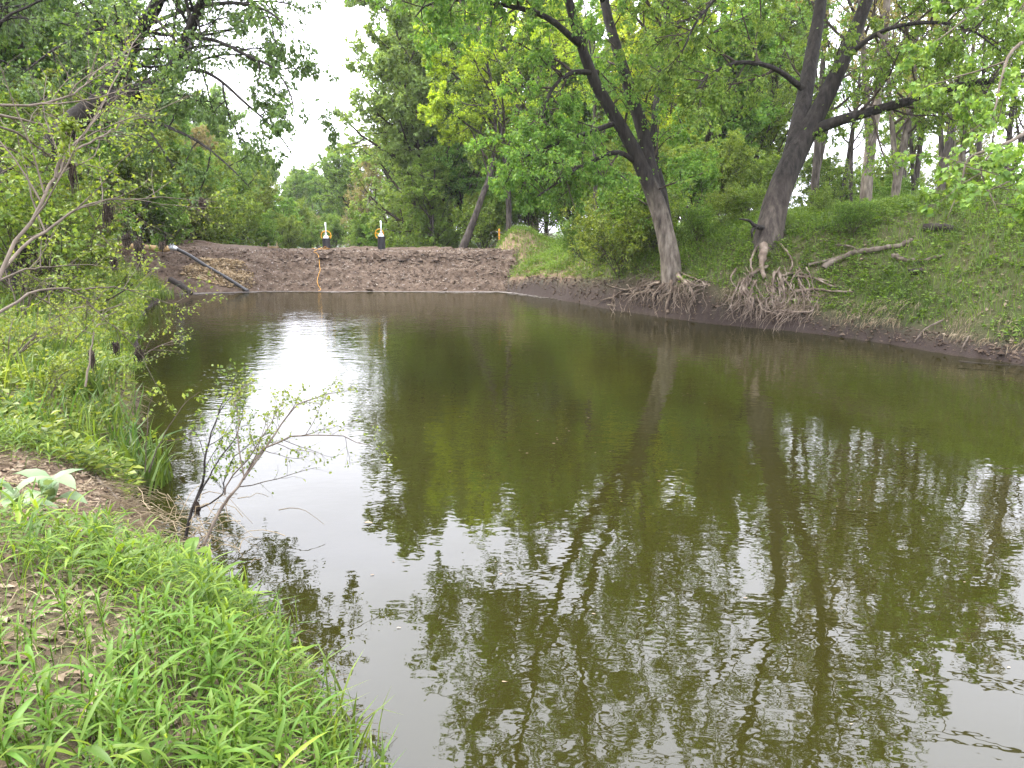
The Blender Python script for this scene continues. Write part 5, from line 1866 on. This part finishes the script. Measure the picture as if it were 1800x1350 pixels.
# which of them the lens sees
cz = P[:, 1] * cos(PITCH) + (CAM_H - P[:, 2]) * sin(PITCH)
vis = (cz > .5) & (np.abs(P[:, 0]) / cz < .70) & (((CAM_H - P[:, 2]) * cos(PITCH) - P[:, 1] * sin(PITCH)) / cz < .55)
near_i = np.where(vis)[0][:260]
NV = 22
VAR = []
for v in range(NV):
    hgt = R.uniform(.07, .30)
    VAR.append((hgt, shoot_leaves(hgt, int(R.integers(6, 10)), R.uniform(.06, .165), 500 + v)))
LEAF_ME = []
for k in range(4):
    V, fc = LW[k]
    o = mk('leaf', V, fc, M['leaf_herb'], None, smooth=True)
    LEAF_ME.append(o.data)
    bpy.data.objects.remove(o)
STEM_ME = []
for hgt, lv_ in VAR:
    V, Q = tubes(np.array([[[0, 0, -.03], [0.003, 0, hgt * .5], [0, .003, hgt]]]), np.array([[.0035, .003, .002]]), 5)
    o = mk('leafy_shoot', V, [Q], M['leaf_herb'], None, smooth=True)
    STEM_ME.append(o.data)
    bpy.data.objects.remove(o)
from mathutils import Matrix
for c, i_ in enumerate(near_i):
    v = int(R.integers(NV))
    o = bpy.data.objects.new('leafy_shoot', STEM_ME[v])
    C.objects.link(o)
    sc_ = R.uniform(.75, 1.25)
    o.location = tuple(P[i_])
    o.rotation_euler = (R.normal() * .14, R.normal() * .14, R.uniform(0, 6.28))
    o.scale = (sc_,) * 3
    tag(o, 'leafy green shoot with narrow pointed leaves on the near bank', 'plant', 'narrow-leaved shoots on the near bank')
    for (pos, X, sz, kk) in VAR[v][1]:
        l = bpy.data.objects.new('leaf', LEAF_ME[kk])
        C.objects.link(l)
        l.parent = o
        Xv = Vector(X)
        Yv = Vector((0, 0, 1)).cross(Xv).normalized()
        Zv = Xv.cross(Yv)
        mt = Matrix((Xv, Yv, Zv)).transposed().to_4x4()
        l.matrix_local = Matrix.Translation(Vector(pos)) @ mt @ Matrix.Scale(sz, 4)
rest = np.setdiff1d(np.arange(len(P)), near_i)
g = Geo()
vv = R.integers(0, NV, len(rest))
for v in range(NV):
    Q = P[rest[vv == v]]
    if not len(Q):
        continue
    a = R.uniform(0, 6.28, len(Q))
    sc_ = R.uniform(.75, 1.25, len(Q))
    for (pos, X, sz, kk) in VAR[v][1]:
        Xr = np.stack([X[0] * np.cos(a) - X[1] * np.sin(a), X[0] * np.sin(a) + X[1] * np.cos(a), np.full(len(Q), X[2])], 1)
        V, fc = place(LW[kk], Q + pos * sc_[:, None], Xr, np.tile([0, 0, 1.0], (len(Q), 1)) + R.normal(size=(len(Q), 3)) * .15, sz * sc_)
        g.add(V, fc)
tag(g.build('herb_cover', M['leaf_herb'], smooth=True), 'narrow-leaved herbs covering the near bank', kind='stuff')

# grass blades in the foreground
dn = lambda x, y, s: np.clip(.5 + 1.2 * fbm(x * .8, y * .8, 95, 3), .08, 1) * (1 - np.clip(1.6 * bare(x, y), 0, 1))
P, s = scatter(30000, -9, 1, 1.3, 8.5, 'L', .02, 5, dn)
P = P[:13000]
tag(blades(P, R.uniform(.10, .34, len(P)), .012, .4).build('near_grass', M['grass']), 'grass blades among the near bank herbs', kind='stuff')


def tuft(u, v, t, n, hgt, label, mat, wd=.02, rad=.12, zz=None, lean=.22):
    p = at(u, v, t)
    p[2] = max(hz(p[0], p[1]), -.05) if zz is None else zz
    A = p + np.stack([np.clip(R.normal(size=n), -1.7, 1.7) * rad, np.clip(R.normal(size=n), -1.7, 1.7) * rad, np.zeros(n)], 1)
    g = blades(A, hgt * R.uniform(.55, 1.15, n), wd, lean)
    o = g.build('grass_tuft', mat, None, p)
    o.location = tuple(p)
    return tag(o, label, 'grass tuft', 'tall grass tufts along the near water edge')


tuft(225, 770, 8.6, 150, .75, 'tall bright grass tuft in the water just beyond the bare soil', M['grass_deep'], .022, .20)
tuft(205, 730, 9.3, 90, .65, 'tall grass tuft at the water behind the brightest tuft', M['grass_deep'], .022, .18)
tuft(130, 640, 10.5, 150, .80, 'dark green grass tuft beside the upright debris stem', M['grass_deep'], .022, .25)
tuft(165, 680, 9.8, 90, .55, 'grass tuft at the foot of the upright debris stem', M['grass_deep'], .022, .22)
tuft(40, 500, 12, 120, .7, 'dark grass tuft behind the low sweeping stem', M['grass_deep'], .022, .25)
tuft(600, 1330, 4.0, 60, .40, 'bladed grass tuft overhanging the water lowest in view', M['grass'], .022, .14)
tuft(520, 1290, 4.1, 70, .38, 'bladed grass tuft on the corner of the near bank', M['grass'], .020, .16)
tuft(650, 1370, 3.9, 24, .42, 'thin tuft of long blades reaching out over the reflected sky', M['grass_deep'], .022, .08, None, .4)
tuft(440, 1150, 4.9, 60, .36, 'grass tuft on the water edge below the leaning sapling', M['grass'], .018, .16)
tuft(370, 1060, 5.5, 50, .34, 'grass tuft close below the foot of the leaning sapling', M['grass'], .018, .14)
tuft(270, 475, 31, 120, .6, 'far grass tuft on the bank nose beside the dark poles', M['grass'], .03, .5)
tuft(245, 490, 29, 140, .6, 'far grass tuft behind the bank nose', M['grass'], .03, .5)

for k_, (u_, v_, t_, lab_) in enumerate([
    (10, 620, 9.5, 'grass tuft beside the low sweeping stem at the edge'),
    (70, 600, 10.5, 'grass tuft above the slope of leafy shoots'),
    (100, 560, 13, 'grass tuft in the shrubs left of the water'),
    (180, 560, 15, 'grass tuft under the trailing bare shrub'),
    (205, 520, 19, 'grass tuft halfway to the bank nose'),
    (120, 505, 20, 'grass tuft under the bush beside the arching trunk'),
    (60, 470, 17, 'grass tuft at the foot of the arching trunk'),
    (20, 690, 8.2, 'grass tuft just beyond the bare soil'),
    (110, 700, 8.6, 'grass tuft between the bare soil and the dark green tuft'),
]):
    tuft(u_, v_, t_, 90, .6, lab_, M['grass_deep'] if k_ % 2 else M['grass'], .018, .28)

# big soft-leaved plant
def big_plant(u, v, t, n, sz, label, mat):
    p = at(u, v, t)
    p[2] = hz(p[0], p[1])
    root = thing('broadleaf_plant', label, 'plant', p)
    for k in range(n):
        a = k * 2.4 + R.normal() * .2
        el = R.uniform(.35, .8)
        Xv = np.array([[cos(a) * cos(el), sin(a) * cos(el), sin(el)]])
        V, fc = place(lance(.21, .8, 5), p[None] + [0, 0, .06 + .03 * k], Xv, np.array([[0, 0, 1.0]]), sz * R.uniform(.8, 1.15))
        mk('leaf', V, fc, mat, root, p, True)
    return root


big_plant(75, 770, 5.6, 6, .34, 'broad pale downy leaves rising from the bare soil', M['leaf_big'])
big_plant(20, 845, 4.9, 5, .26, 'smaller pale downy-leaved plant at the edge of the soil', M['leaf_big'])
big_plant(215, 1010, 4.5, 6, .22, 'broad dark green leaves above the foreground herbs', M['leaf_herb'])
big_plant(330, 935, 5.6, 7, .26, 'drooping dark-leaved plant at the foot of the leaning sapling', M['leaf_herb'])

# floating leaf on the reflected sky
V, fc = place(T_RHOMB, np.array([at(640, 921, 0)]), np.array([[1, .2, 0.]]), np.array([[0, 0, 1.]]), .09)
t = -CAM_H / ray(640, 921)[2]
p = at(640, 921, t)
o = mk('floating_leaf', V, fc, M['litter'], None, at(640, 921, 0))
o.location = (p[0], p[1], .012)
tag(o, 'small brown leaf floating on the reflected white sky', 'leaf')

# ------------------------------------------------------------------ haze in the air
g = Geo()
box(g, np.array([-1, 14, 24.0]), np.array([900.0, 1100.0, 55.0]))
hm, hn, ho = new_mat('spring_haze')
pv = hn.nodes.new('ShaderNodeVolumePrincipled')
pv.inputs['Color'].default_value = (.93, .95, 1.0, 1)
pv.inputs['Density'].default_value = HAZE
pv.inputs['Anisotropy'].default_value = .2
hn.links.new(pv.outputs[0], ho.inputs['Volume'])
tag(g.build('haze', hm), kind='stuff')
